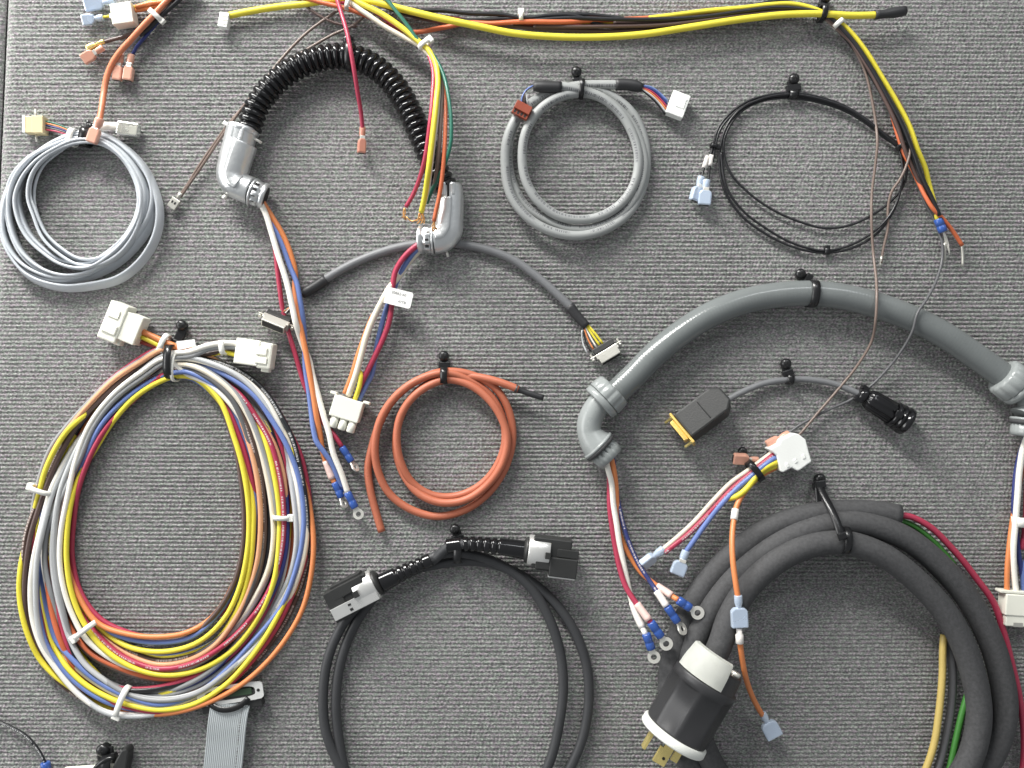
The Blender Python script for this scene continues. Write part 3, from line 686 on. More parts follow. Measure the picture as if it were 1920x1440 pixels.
# ------------------------------------------------------------------ H: short cable from gold D connector to round black connector
def short_cable():
    t = thing('short_adapter_cable', 'short grey cable with a black gold-faced hood and a round ribbed black plug', 'cable', 1480, 760)
    wire(t, "1352,757,20 1392,735,16 1432,719,13 1476,712,12 1520,712,12 1568,721,14 1618,742,20", 6.6, 'midgrey', n=12, name='cable')
    fr = F(1318, 776, 30, -37, 0, 24)
    c = B().prism(fr, [(-46, -28), (38, -28), (54, -15), (54, 15), (38, 28), (-46, 28)], -24, 20, bev=4).build('hood', 'hood', t)
    B().box(fr, 2, 4, -20, 20, 19.6, 21, 0.3).build('hood_groove', 'darkhole', c)
    g = B().box(fr, -51, -46, -36, 36, -13, 13, 1).prism(fr, [(-60, -22), (-51, -24), (-51, 24), (-60, 22)], -9, 9, bev=1.5).build('gold_face', 'gold', c)
    B().box(fr, -60.6, -58, -17, 17, -5, 5, 0.3).build('contact_face', 'darkhole', g)
    for s in (-1, 1):
        f2 = lambda v, s=s: fr((v[0], v[1]+30*s, v[2]))
        B().lathe(f2, [(-66, 2.6), (-52, 3), (-51.5, 6), (-46, 6)], 10).build('thumb_screw', 'brass', c)
    fr = F(1610, 736, 24, 31.5)
    b = B().lathe(fr, [(0, 9), (2, 14), (10, 15), (14, 15), (15, 12), (18, 12), (19, 17), (28, 20), (72, 22), (74, 20)], 40,
                  lobes=lambda th, tt: 1.0 if tt < 18 or tt > 73 or (th*10/(2*math.pi)) % 1 > 0.25 else 0.9)
    c = b.build('round_plug', 'corrugated', t)
    B().lathe(fr, [(74, 21), (75, 25), (82, 25), (83, 22), (86, 22), (87, 26), (92, 26), (93, 23), (96, 23), (97, 27), (106, 27), (108, 24)], 40).build('coupling_ring', 'corrugated', c)
    B().box(fr, 70, 84, -6, 6, 22, 28, 1.5).build('key_tab', 'corrugated', c)
    B().box(fr, -2, 12, -17, -9, -6, 10, 1.5).box(fr, -2, 12, 9, 17, -6, 10, 1.5).build('cable_clamp', 'corrugated', c)
short_cable()
hanger(1470, 682, 'black hanger with shiny clip on the short grey adapter cable', 14, (1480, 711, 13, 4, 10, 13, 12), neck=(1478, 704))

# ------------------------------------------------------------------ L: orange silicone cable coil
def orange_coil():
    t = thing('orange_cable_coil', 'coil of terracotta orange cable with one black tip', 'cable coil', 830, 830)
    wire(t, "716,997,11 704,957,11 694,917,11 690,880,11 697,840,12 711,796,14 735,753,16 775,718,18 830,697,20 885,703,18 930,729,16 955,773,14 961,825,13 946,880,13 914,926,13 870,957,13 820,968,13 770,955,14 730,925,16 708,880,22 703,835,28 714,785,30 745,740,30 785,712,28 833,699,26 880,713,20 917,739,14 941,780,12 947,825,12 932,873,12 900,910,12 855,930,12 810,928,14 773,905,18 752,868,24 744,825,28 751,780,30 776,743,30 808,721,28 838,712,24 872,718,24 906,739,26 936,776,28 951,820,28 941,870,28 912,911,26 870,938,26 825,942,24 785,925,20 757,890,14 743,845,12 747,795,12 767,752,13 800,721,13 840,707,12 890,706,20 932,715,26 972,730,28", 8.0, 'terracotta', n=14, name='cable')
    sweep('heat_shrink_tip', "966,728,28 990,737,27 1019,746,25", circ(6.5, 12), 'shrink', t, rfun=lambda u, L: 1.3-0.45*min(1, u/10))
orange_coil()
hanger(833, 668, 'black hanger holding the terracotta orange cable coil', 14, (833, 704, 21, 0, 16, 20, 13))

# ------------------------------------------------------------------ M: black cable with two industrial plugs
def black_data_cable():
    t = thing('black_data_cable', 'coiled black data cable with two silver-collared black plugs', 'cable coil', 855, 1240)
    wire(t, "742,1083,30 790,1056,26 832,1038,24 872,1038,22 930,1055,20 990,1096,18 1029,1158,18 1050,1222,18 1056,1290,18 1048,1360,18 1030,1430,18 990,1500,18 930,1550,18 850,1572,18 760,1556,18 690,1510,18 640,1440,18 612,1375,18 606,1300,18 619,1222,18 652,1158,18 702,1110,16 754,1077,13 832,1056,13 900,1053,13 960,1070,13 1022,1112,13 1072,1174,14 1098,1240,14 1104,1312,14 1091,1388,14 1063,1450,14 1010,1520,14 940,1572,14 850,1596,14 750,1580,14 690,1530,14 655,1470,14 636,1390,14 630,1310,14 641,1232,14 672,1160,14 718,1104,12 776,1068,16 815,1048,26 840,1026,38 885,1020,40", 10.2, 'blackcable', n=16, name='cable')
    per = 13.0
    def boot(p, rev=False):
        sweep('strain_relief', p, circ(1, 18), 'corrugated', t, step=1.6,
          rfun=lambda u, L: (lambda q: (12.5+4.5*q)-(3.2 if 0.15 < q < 0.7 and (u/per) % 1 < 0.38 else 0))((L-u)/L if rev else u/L))
    boot("838,1024,36 872,1020,38 930,1024,38 984,1031,36")
    boot("808,1049,28 772,1066,30 740,1081,32 716,1093,32")
    def plug(x, y, h, a, flip=1):
        fr = F(x, y, h, a)
        c = B().box(fr, 6, 78, -29, 29, -20, 18, 2.5).box(fr, 14, 78, -29*flip if flip < 0 else 8, -8 if flip < 0 else 29, 16, 22, 1.2).box(fr, 16, 79, 22, 34, -16, 8, 1.5).build('data_plug', 'hood', t)
        B().lathe(fr, [(-10, 17), (-6, 24), (0, 25)], 24).build('gland', 'hood', c)
        k = B().lathe(fr, [(-2, 27), (0, 29), (38, 29), (39, 28)], 36, ecc=0.9).build('silver_collar', 'alum', c)
        B().box(fr, 30, 40, -4, 8, 20, 29.5, 0.6).build('bayonet_slot', 'hood', c)
        return fr, c
    fr, c = plug(704, 1094, 34, 153)
    B().box(fr, 0, 92, -26, -3, 22, 24.5, 0.8).build('silver_latch', 'alum', c)
    B().box(fr, 52, 58, -12, -8, 23, 25.4, 0.3).box(fr, 52, 58, -22, -17, 23, 25.4, 0.3).build('latch_hole', 'darkhole', c)
    B().box(fr, 60, 93, -31, 29, -22, 21.6, 2).build('plug_nose', 'hood', c)
    fr, c = plug(992, 1031, 36, 7)
    B().box(fr, 40, 92, 4, 40, -18, 24, 2).box(fr, 52, 92, -12, 3, 17, 21, 1).build('plug_nose', 'hood', c)
    B().box(fr, 40, 90, 39, 44, -6, 14, 0.8).build('silver_latch', 'alum', c)
black_data_cable()
hanger(854, 990, 'black hanger with a shiny domed head above the black data cable', 16, (859, 1034, 24, 2, 22, 24, 14))

# ------------------------------------------------------------------ K: ribbon cable with D connector, bottom
def ribbon():
    t = thing('ribbon_cable', 'grey flat ribbon cable with a white-framed connector, below the big multicolour coil', 'ribbon cable', 425, 1400)
    n = 20; top = []
    sec = []
    for j in range(n):
        for q in (-0.5, 0.0):
            sec.append(((j+0.5+q-n/2)*3.55, 1.5+0.75*(1 if q == 0 else -0.2)))
    sec.append((n/2*3.55, 1.2))
    sec = [(n/2*3.55, -1.6)]+[(x, y) for x, y in reversed(sec)]+[(-n/2*3.55, -1.6)]
    sec = [(-x, y) for x, y in sec]
    sweep('ribbon', "444,1290,10 438,1305,16 432,1322,24 427,1350,26 422,1400,22 417,1450,18 412,1540,10", sec, 'ribbon', t, smooth=False)
    fr = F(436, 1303, 14, -8)
    c = B().box(fr, -58, 56, -8, 26, -10, 9, 2).build('connector_body', 'hood', t)
    hole = []; outer = []
    m = 40
    for j in range(m):
        a = 2*math.pi*j/m; c_, s_ = math.cos(a), math.sin(a)
        p = 8
        k = (abs(c_)**p+abs(s_)**p)**(-1/p); outer.append((62*c_*k, 17*s_*k-6))
        p = 4; k = (abs(c_)**p+abs(s_)**p)**(-1/p); hole.append((47*c_*k, 10.5*s_*k-6))
    B().prism(fr, outer, 9.4, 12.4, hole=hole).build('face_plate', 'plate', c)
    B().lathe(lambda v: fr((v[0]+53, v[1]-6, v[2])), [(12.2, 3), (12.9, 3)], 12, ax='z').build('screw_hole', 'darkhole', c)
    B().box(fr, -40, 40, -12, 0, 8.8, 11.0, 0.5).build('contact_face', 'pcbgreen', c)
    sweep('strain_strap', "392,1318,26 412,1330,31 432,1330,32 452,1322,30 466,1308,26", [(-5, -1.2), (5, -1.2), (5, 1.2), (-5, 1.2)], 'tie_black', t)
ribbon()

# ------------------------------------------------------------------ bottom left fragments
def corner_wire():
    t = thing('black_lead_wire', 'short black wire with a blue terminal entering the bottom left corner', 'wire', 45, 1390)
    wire(t, "-30,1344,10 0,1354,10 24,1365,10 48,1379,10 66,1398,10 80,1420,10 85,1432,10", 3.6, 'black_print', n=10)
    ring_terminal(t, 85, 1431, 92, 1476, 10, 10, brl=9)
corner_wire()
def corner_connector():
    t = thing('white_connector_block', 'white connector block with a black strap, cut off by the bottom edge', 'connector', 190, 1450)
    fr = F(178, 1452, 16, -4)
    B().box(fr, -60, 40, -14, 30, -14, 14, 3).build('housing', 'nylon', t)
    B().box(fr, -20, 30, -19, -10, 2, 18, 3).build('latch', 'nylon', t)
    wire(t, "176,1444,30 186,1433,34 200,1424,34 214,1420,30", 5, 'tie_black', name='loop_strap')
    fr = F(229, 1440, 20, -76)
    B().prism(fr, [(-20, -12), (10, -13), (38, -6), (44, 2), (38, 9), (-20, 14)], -14, 14, bev=3).build('end_cap', 'hood', t)
corner_connector()
hanger(200, 1400, 'black hanger near the bottom left corner above a white connector', 18, (204, 1432, 18, 0, 18, 20, 20), neck=(202, 1422), r=12)

# ------------------------------------------------------------------ J: the big multicolour wire coil
def big_coil():
    t = thing('multicolour_wire_coil', 'large oval coil of many multicolour wires with two cream connectors and white ties', 'wire coil', 310, 980)
    lay = lambda s: ' '.join(','.join([a.split(',')[0], a.split(',')[1], str(7+9*float(a.split(',')[2]))]) for a in s.split())
    r = 5.6
    T = [
     ('brown', "328,700,0 240,757,0 200,806,0 146,925,0 136,1050,0 176,1160,0 235,1188,.4 300,1203,.5 360,1190,1 403,1152,1.5 438,1095,1.5 455,1030,1.2 458,970,1 452,900,.6 436,820,0 400,740,0 362,708,0"),
     ('crimson', "326,698,1 250,750,1 197,806,1.6 165,865,1.6 147,918,1.4 139,970,.6 136,1050,.2 152,1112,.8 188,1160,1.2 232,1183,1 300,1196,0 380,1175,0 440,1120,0 478,1020,.6 481,960,1.2 470,890,1.4 449,820,1.4 412,742,1.2 370,708,.6"),
     ('yellow', "326,706,1 262,738,1.4 212,790,1.4 180,840,.8 150,890,1 136,930,1.8 127,985,2.2 125,1050,2.4 134,1110,2.5 152,1158,2.4 176,1196,2.3 232,1243,2.4 300,1265,2.2 360,1260,2 425,1228,1.9 480,1165,2 512,1095,2.4 523,1020,2.4 524,965,2.4 514,890,2.4 495,820,2 465,762,.8 420,720,.2 370,700,.2"),
     ('yellow', "352,706,1 378,714,1.6 406,742,2 439,820,2.4 458,890,2.6 467,970,2.6 463,1040,2.6 448,1105,2.4 424,1155,2.2 370,1205,2.2 300,1222,2.2 240,1212,1.6 198,1186,.8 150,1130,0 122,1050,0 131,925,0 200,790,0 290,716,0"),
     ('yellow', "350,704,.4 410,750,.6 443,820,.8 464,890,1.2 475,950,2.2 475,990,2.4 469,1060,2.2 444,1145,1.8 400,1205,1.2 350,1228,.8 300,1234,.4 230,1215,.2 170,1175,0 118,1050,0 128,920,0 205,780,0 300,712,0"),
     ('orange', "320,690,0 160,800,0 128,920,0 128,1060,.4 144,1110,1.4 186,1170,2 240,1189,2.2 300,1194,2.2 350,1186,2 392,1162,.8 440,1090,0 462,970,0 445,820,0 395,730,0"),
     ('peach', "350,700,0 420,740,.2 448,780,1.2 465,825,2.0 479,880,2.2 488,950,2.2 488,1000,2.2 482,1055,2.2 464,1115,2 438,1165,2 400,1212,1.9 350,1239,1.8 300,1246,1.8 240,1226,1.2 190,1190,.4 110,1050,0 120,920,0 220,770,0 310,700,0"),
     ('blue', "326,699,1.4 240,745,1.4 187,802,1.8 160,860,1.2 138,910,.2 128,1060,0 178,1170,.2 232,1195,1.2 300,1205,1.6 358,1195,1.4 410,1150,1 445,1090,.2 476,980,0 478,905,.6 458,820,.8 436,765,1.6 418,738,2 385,712,2.2 345,697,2"),
     ('crimson_print', "345,690,0 410,708,.6 452,742,1.8 482,785,2 505,825,2.2 524,890,2.4 532,960,2.5 530,1020,2.4 516,1080,2.2 492,1130,2.2 460,1172,2.2 410,1217,2.3 360,1244,2.3 300,1254,2.2 240,1236,2 188,1196,1.6 140,1130,.4 118,1050,0 126,920,0 190,800,0 300,700,0"),
     ('grey', "330,682,1.4 362,685,2.2 405,706,2.4 444,741,2.4 468,780,2.4 487,825,2.2 505,885,1.8 516,950,1.6 517,1000,1.4 508,1060,1.2 480,1125,1.4 445,1175,1.2 395,1215,.8 300,1238,0 200,1200,0 104,1050,0 114,920,0 190,790,0 290,705,0"),
     ('brown_print', "330,690,1 370,698,2 410,721,2.2 433,744,2.2 456,784,2.2 472,825,2.2 488,885,1.6 496,960,1.6 494,1030,1.6 482,1085,1.6 455,1148,1.4 405,1204,1.3 350,1232,1.2 300,1239,1.3 240,1220,.8 185,1185,0 96,1050,0 110,920,0 210,775,0 300,700,0"),
     ('black', "340,686,0 430,740,0 480,830,.2 503,920,.8 506,980,1 497,1060,1 465,1140,.8 410,1205,.6 300,1243,.4 190,1200,0 90,1050,0 105,920,0 230,755,0"),
     ('white', "312,672,2.2 262,700,2.2 210,742,2.2 168,797,2.2 140,870,2.2 127,930,2.4 114,1000,2.6 112,1050,2.6 120,1105,2.6 137,1155,2.5 160,1196,2.4 202,1231,2 244,1252,1.4 300,1262,.8 380,1240,.4 450,1170,0 492,1050,0 490,920,0 478,840,.4 463,806,1.4 446,776,2 424,748,2.3 390,718,2 352,702,1.6"),
     ('white', "332,672,2.4 362,674,2.4 405,686,2.3 452,707,2.2 494,745,2.2 524,795,2 540,832,1.2 546,866,.8 556,908,1.6 562,960,2 561,1020,1.8 548,1080,1 520,1140,.8 480,1205,.8 430,1262,1 370,1308,1 300,1334,1.2 248,1340,1.6 200,1335,2 152,1306,2.2 110,1260,2.4 76,1208,2.6 61,1160,2.6 57,1110,2.6 62,1055,2.6 78,985,2.6 96,918,2.0 130,850,.8 190,775,.6 262,706,.8 310,680,1"),
     ('blue', "345,682,.6 385,688,1.6 430,707,2.2 477,742,2.4 508,785,2.5 535,830,2.6 554,875,2.6 567,930,2.5 570,970,2.4 566,1020,2.4 551,1080,2.4 526,1140,2.2 506,1167,2 470,1208,1.8 425,1256,1.6 370,1300,1.8 300,1321,2.2 240,1306,2.2 180,1275,2 132,1232,1.8 107,1203,1.2 90,1150,.4 78,1050,0 100,920,0 180,790,0 280,700,0"),
     ('blue', "300,680,0 150,800,0 86,930,.2 74,1050,.6 69,1110,1.6 74,1160,2 86,1206,2 112,1248,2 152,1287,2 196,1314,2 240,1328,1.2 300,1336,.4 380,1314,.2 470,1240,0 540,1120,0 575,1000,0 560,880,0 500,760,0 400,695,0"),
     ('yellow', "300,672,0 120,850,0 70,1000,0 82,1130,0 104,1216,.8 122,1246,1.8 156,1280,2.1 204,1308,2.2 252,1324,2.2 300,1331,2.3 358,1322,2.4 418,1288,2.4 468,1236,2.4 508,1178,2.4 544,1105,2 568,1040,1.4 576,980,.6 566,900,1 552,850,1.8 540,820,1.2 500,750,.6 420,700,.2"),
     ('yellow', "310,668,.2 200,745,.6 150,786,2.2 128,806,2.6 102,845,2.6 84,885,2.5 74,922,2 62,968,.6 48,1020,.6 39,1062,1.4 36,1110,1.6 42,1155,1.8 56,1200,1.8 74,1235,1.4 100,1264,1.4 130,1287,1.6 160,1308,1 240,1338,.2 380,1310,0 500,1200,0 570,1060,0 580,950,0 540,820,0 440,705,0"),
     ('brown', "318,660,1.2 250,696,1.4 190,748,1.8 142,802,1.8 108,862,2 85,918,2 70,962,2 58,1002,1.8 50,1050,1.6 46,1110,1.4 52,1170,1 76,1222,.6 140,1296,0 260,1335,0 400,1300,0 520,1180,0 572,1020,0 540,830,0 440,710,0"),
     ('peach', "328,650,1.8 304,656,2.2 262,680,2.2 212,714,2.2 166,760,2.2 134,797,2 104,840,1.4 80,900,.6 62,990,0 66,1150,0 140,1280,0 300,1330,0 460,1240,0 560,1050,0 545,850,0 450,712,0"),
     ('crimson', "318,650,1.4 284,660,1.6 240,688,1.6 204,716,1.2 160,765,.6 100,860,0 66,1000,0 76,1150,0 150,1270,0 300,1326,0 450,1230,0 550,1060,0 540,880,0 460,730,0 380,690,0"),
     ('orange', "310,664,0 110,860,0 60,1000,0 70,1180,0 160,1310,0 225,1334,.6 270,1339,1.4 302,1339,1.8 350,1331,2.2 400,1313,2.3 452,1284,2.4 502,1240,2.4 538,1195,2.4 566,1145,2.2 583,1080,2 588,1020,2 584,970,1.6 574,918,.8 545,840,0 450,712,0"),
     ('black_print', "340,668,.6 395,676,1.2 450,696,1.4 498,736,1.6 530,786,2 549,825,2.2 562,875,2.2 573,935,2.2 577,985,2 574,1040,1 550,1110,.4 480,1220,0 380,1310,0 240,1335,0 120,1270,0 60,1130,0 66,980,0 130,830,0 250,705,0"),
     ('crimson', "330,690,0 170,790,0 106,930,0 98,1050,.2 104,1110,1 114,1165,1.4 126,1206,1.6 152,1250,1 196,1284,1 240,1292,1.4 300,1288,1.4 360,1270,1.2 410,1246,1 455,1208,1 495,1150,.8 530,1060,.4 540,960,.4 536,880,.8 524,825,1 500,770,.6 440,715,.2"),
     ('redorange', "310,680,0 140,840,0 88,1000,0 88,1060,.4 91,1110,1.6 99,1155,1.8 113,1200,1.8 134,1242,1.2 180,1286,.4 300,1310,0 420,1270,0 520,1140,0 550,1000,0 530,850,0 440,715,0"),
     ('redorange', "320,684,0 150,830,0 100,980,0 112,1120,0 140,1190,1 172,1225,1.4 212,1247,1.6 252,1262,1.4 300,1272,.8 370,1266,.4 450,1210,0 520,1090,0 535,960,0 510,820,0 430,715,0"),
     ('lightgrey', "318,666,1.6 262,700,1.6 205,750,1.8 164,806,2.0 134,865,2 113,920,2.1 102,980,2.1 98,1050,2 104,1100,2 116,1150,2 132,1200,2 158,1244,2.2 194,1274,2.2 240,1300,2 300,1311,2 370,1298,2 425,1262,2 478,1212,1.6 520,1140,.8 556,1050,0 545,880,0 470,740,0 380,686,.6"),
     ('grey', "320,676,1.8 268,708,1.8 214,750,2 176,800,2 150,860,2 122,920,2 88,1000,1.6 84,1050,1.6 95,1110,1.7 110,1160,1.2 140,1225,1 190,1276,1.4 236,1298,1.2 300,1304,1 370,1286,.8 440,1236,.6 520,1110,0 540,950,0 500,790,0 410,706,.2"),
     ('navy', "340,680,0 440,712,0 510,810,0 533,890,.8 538,960,1.8 536,1030,1.8 520,1092,1.6 486,1154,1.4 448,1206,1.2 398,1258,1.2 350,1286,1 300,1300,.4 220,1290,0 130,1220,0 92,1080,0 108,930,0 200,770,0"),
     ('yellow', "330,690,0 120,900,0 100,1100,0 170,1250,0 240,1305,.4 284,1306,.8 334,1290,1 382,1266,1 425,1234,.6 500,1130,0 545,980,0 520,830,0 420,712,0"),
    ]
    for c, s in T:
        wire(t, lay(s), r, c, closed=True, wob=0.0, step=7)
    # more strands of the same bundle, buried between the others
    extra = [('grey', 26, (-5, 3)), ('brown', 12, (4, -3)), ('lightgrey', 13, (-7, 4)), ('brown_print', 18, (6, 2)), ('cream', 9, (-6, -2)), ('darkgrey', 10, (-7, 2)),
             ('white', 27, (5, 3)), ('grey', 19, (6, 4)), ('lightbrown', 6, (7, 3)), ('crimson', 16, (7, 5)), ('black', 23, (-6, 4)), ('cream', 14, (6, 6)), ('blue', 4, (5, -5)), ('lightbrown', 25, (5, 5)), ('grey', 28, (-7, -3)), ('peach', 8, (6, -6))]
    for c, i, (dx, dy) in extra:
        q = pts_of(lay(T[i][1])); cx, cy = 310, 985
        out = []
        for k, (x, y, h) in enumerate(q):
            f = 1+dx*0.0042+0.010*math.sin(k*1.3+i)
            out.append((cx+(x-cx)*f, cy+(y-cy)*(1+dy*0.0022), max(6, h-(6 if dx > 0 else -1)+3*math.sin(k*0.9+dx))))
        wire(t, out, r, c, closed=True, step=7)
    # short leads to the two connectors
    wire(t, "268,622,24 300,637,26 330,650,26 352,662,22", 6.5, 'orange')
    wire(t, "266,632,22 290,643,24 314,655,22", 5.5, 'yellow'); wire(t, "262,640,14 290,648,16 318,656,16", 5.5, 'darkred')
    wire(t, "322,662,30 352,660,34 390,648,34 420,643,32 452,645,28", 6.2, 'white'); wire(t, "322,670,28 356,668,32 392,654,30 424,650,28 452,652,24", 6.2, 'grey')
    wire(t, "330,676,20 370,668,20 410,660,18 450,658,18", 5.2, 'brown'); wire(t, "330,680,16 370,670,14 408,662,16 424,661,20 448,668,20", 5.2, 'yellow')
    # cream connectors
    fr = F(234, 609, 26, 22)
    c = B().box(fr, -32, 4, -36, 38, -20, 22, 3).box(fr, 2, 36, -27, 28, -18, 19, 2).build('cream_connector', 'nylon', t)
    B().box(fr, -26, -6, -22, -6, 21, 24, 1).box(fr, -28, 0, 6, 24, 21, 25, 2).build('latch_window', 'nylon', c)
    B().box(fr, -24, 10, 24, 40, -8, 10, 3).build('key_rib', 'nylon', c)
    fr = F(479, 664, 24, 8)
    c = B().box(fr, -34, 12, -26, 22, -16, 18, 2.2).box(fr, 8, 35, -24, 25, -18, 17, 3.5).build('cream_connector', 'nylon', t)
    B().box(fr, 6, 26, -14, 0, 16, 20, 1.2).box(fr, 6, 28, 4, 16, 16, 20, 1.2).build('latch_window', 'nylon', c)
    B().box(fr, 16, 32, 20, 31, -8, 8, 2).build('key_rib', 'nylon', c)
    B().prism(F(349, 646, 36, -7), [(-17, -8), (17, -8), (18, 5), (-17, 9)], -1, 1).build('label_sleeve', 'paper', t)
    tie(t, 309, 641, 22, 26, 16, 13, 'tie_white', 10, head=1, hs=0.9)
    tie(t, 419, 651, 26, -6, 14, 14, 'tie_white', 10, head=0)
    tie(t, 80, 919, 20, 108, 22, 19, 'tie_white', 9, head=1, hs=1.0)
    tie(t, 161, 1181, 25, 52, 26, 17, 'tie_white', 10, head=1, hs=1.0)
    tie(t, 231, 1314, 22, 21, 30, 18, 'tie_white', 11, head=1, hs=1.0)
    tie(t, 529, 970, 24, 92, 17, 15, 'tie_white', 9, head=-1, hs=1.0)
    tie(t, 331, 688, 21, 4, 28, 25, 'tie_white', 6, head=0)
big_coil()
hanger(346, 611, 'black hanger with a bright glint above the large multicolour coil', 16, (323, 678, 21, 2, 33, 30, 14), neck=(330, 648))

# ------------------------------------------------------------------ N: heavy black power cable with locking plug
def power_cable():
    t = thing('heavy_power_cable', 'thick black rubber power cable coil with a large black and white locking plug', 'power cable', 1560, 1250)
    rr = 24.6
    wire(t, "1684,968,24 1640,961,24 1590,959,24 1520,966,24 1442,992,24 1377,1038,24 1318,1102,24 1277,1184,24 1256,1272,24 1264,1360,24 1300,1440,24 1370,1520,24 1470,1575,24 1580,1590,24 1700,1560,24 1800,1490,26 1858,1420,30 1884,1340,34 1872,1245,36 1834,1152,38 1768,1066,40 1690,1005,42 1590,980,42 1505,998,42 1424,1044,42 1354,1112,42 1308,1192,42 1290,1270,40 1306,1360,36 1340,1440,34 1420,1530,34 1520,1570,34 1640,1565,36 1750,1510,42 1815,1430,48 1836,1340,52 1822,1255,54 1788,1172,56 1725,1095,58 1645,1036,60 1580,1017,60 1510,1026,62 1450,1057,64 1400,1104,66 1366,1162,70 1348,1214,74 1335,1240,75", rr, 'rubber', n=20, name='cable', step=9)
    wire(t, "1672,966,26 1704,968,26 1738,984,26 1784,1027,24 1832,1086,22 1864,1132,20 1881,1182,18 1897,1244,18 1912,1310,18 1920,1380,18 1916,1450,16 1880,1530,14", 7, 'crimson', name='conductor')
    wire(t, "1672,972,20 1710,984,18 1745,1010,16 1790,1060,12", 6, 'leafgreen', name='conductor')
    wire(t, "1770,1190,20 1768,1215,22 1767,1262,24 1761,1332,24 1750,1400,22 1732,1450,18 1680,1520,14", 7.6, 'tan', name='conductor')
    wire(t, "1760,1150,14 1778,1200,14 1786,1260,14 1784,1320,14 1772,1390,14 1756,1450,14 1720,1520,14", 8.6, 'darkgrey', name='conductor')
    wire(t, "1818,1290,20 1806,1330,22 1794,1380,20 1779,1445,16 1750,1520,14", 7, 'leafgreen', name='conductor')
    # plug
    a = 120.5
    fr = F(1267, 1372, 72, a)        # +X points out of the plug, blades that way
    body = B().lathe(fr, [(-152, 40), (-149, 52), (-146, 55), (-116, 57), (-115, 61), (-113, 62), (-97, 62), (-96, 59.5), (-40, 59.5), (-6, 60), (-2, 60)], 96,
                     lobes=lambda th, tt: 1.0 if tt < -96.5 or tt > -5 else 1.035*math.cos(math.pi/8)/math.cos((th+0.25) % (math.pi/4)-math.pi/8)).build('plug_body', 'plugbody', t)
    B().lathe(fr, [(-2, 62), (0, 65), (12, 66), (15, 64)], 56).build('plug_face', 'plugwhite', body)
    # white cable clamp: half shell on the upper side
    tb = bmesh.new(); prof = [(-170, 46), (-167, 53), (-140, 58), (-117, 60)]
    rings = []
    for tt, r in prof:
        ring = []
        for j in range(25):
            th = R(-12+98*j/24)
            ring.append(tb.verts.new((tt, (r+2.5)*math.sin(th), (r+2.5)*math.cos(th))))
        rings.append(ring)
    for p_, q_ in zip(rings, rings[1:]):
        for j in range(24):
            f = tb.faces.new((p_[j], p_[j+1], q_[j+1], q_[j]))
    bmesh.ops.solidify(tb, geom=list(tb.faces), thickness=6)
    b = B(); b._add(tb, fr); b.build('cable_clamp', 'plugwhite', body)
    B().lathe(lambda v: fr((v[0], v[1]-34, v[2]+22)), [(-157, 8), (-156, 9), (-149, 9)], 16).build('clamp_screw', 'tin', body)
    B().box(lambda v: fr((v[0], v[1]-2, v[2]+8)), 12, 66, -9, 9, -3, 3, 0.8).box(lambda v: fr((v[0], v[1]-2, v[2]+8)), 34, 66, 8, 16, -3, 3, 0.8).build('blade', 'brass', body)
    B().lathe(lambda v: fr((v[0]+52, v[1]-2, v[2]+11)), [(0, 3), (0.6, 3)], 10, ax='z').build('blade_hole', 'darkhole', body)
    B().box(lambda v: fr((v[0], v[1]+36, v[2]-6)), 12, 58, -3, 3, -9, 9, 0.8).build('blade', 'brass', body)
    B().box(lambda v: fr((v[0], v[1]-32, v[2]-22)), 12, 56, -7, 7, -3, 3, 0.8).build('blade', 'brass', body)
power_cable()
hanger(1533, 896, 'black hanger with a long strap slung round the thick black power cable', 16, (1581, 1012, 58, 4, 26, 30, 13), neck=(1535, 916))
long = [o for o in scene.objects if o.get('label', '').startswith('black hanger with a long strap')][0]
sweep('long_strap', "1536,906,22 1543,925,40 1556,950,62 1568,976,78 1577,1002,88 1580,1012,89", [(-6.5, -1.3), (6.5, -1.3), (6.5, 1.3), (-6.5, 1.3)], 'tie_black', long)
sweep('strap_tail', "1533,908,16 1534,928,18 1536,946,20", [(-5, -1.3), (5, -1.3), (5, 1.3), (-5, 1.3)], 'tie_black', long)
B().box(F(1537, 907, 22, 80), -7, 7, -9, 9, -3, 9, 1.5).build('tie_head', 'tie_black', long)
B().box(F(1578, 1004, 88, 70), -6, 6, -8, 8, -2, 7, 1.5).build('tie_head', 'tie_black', long)

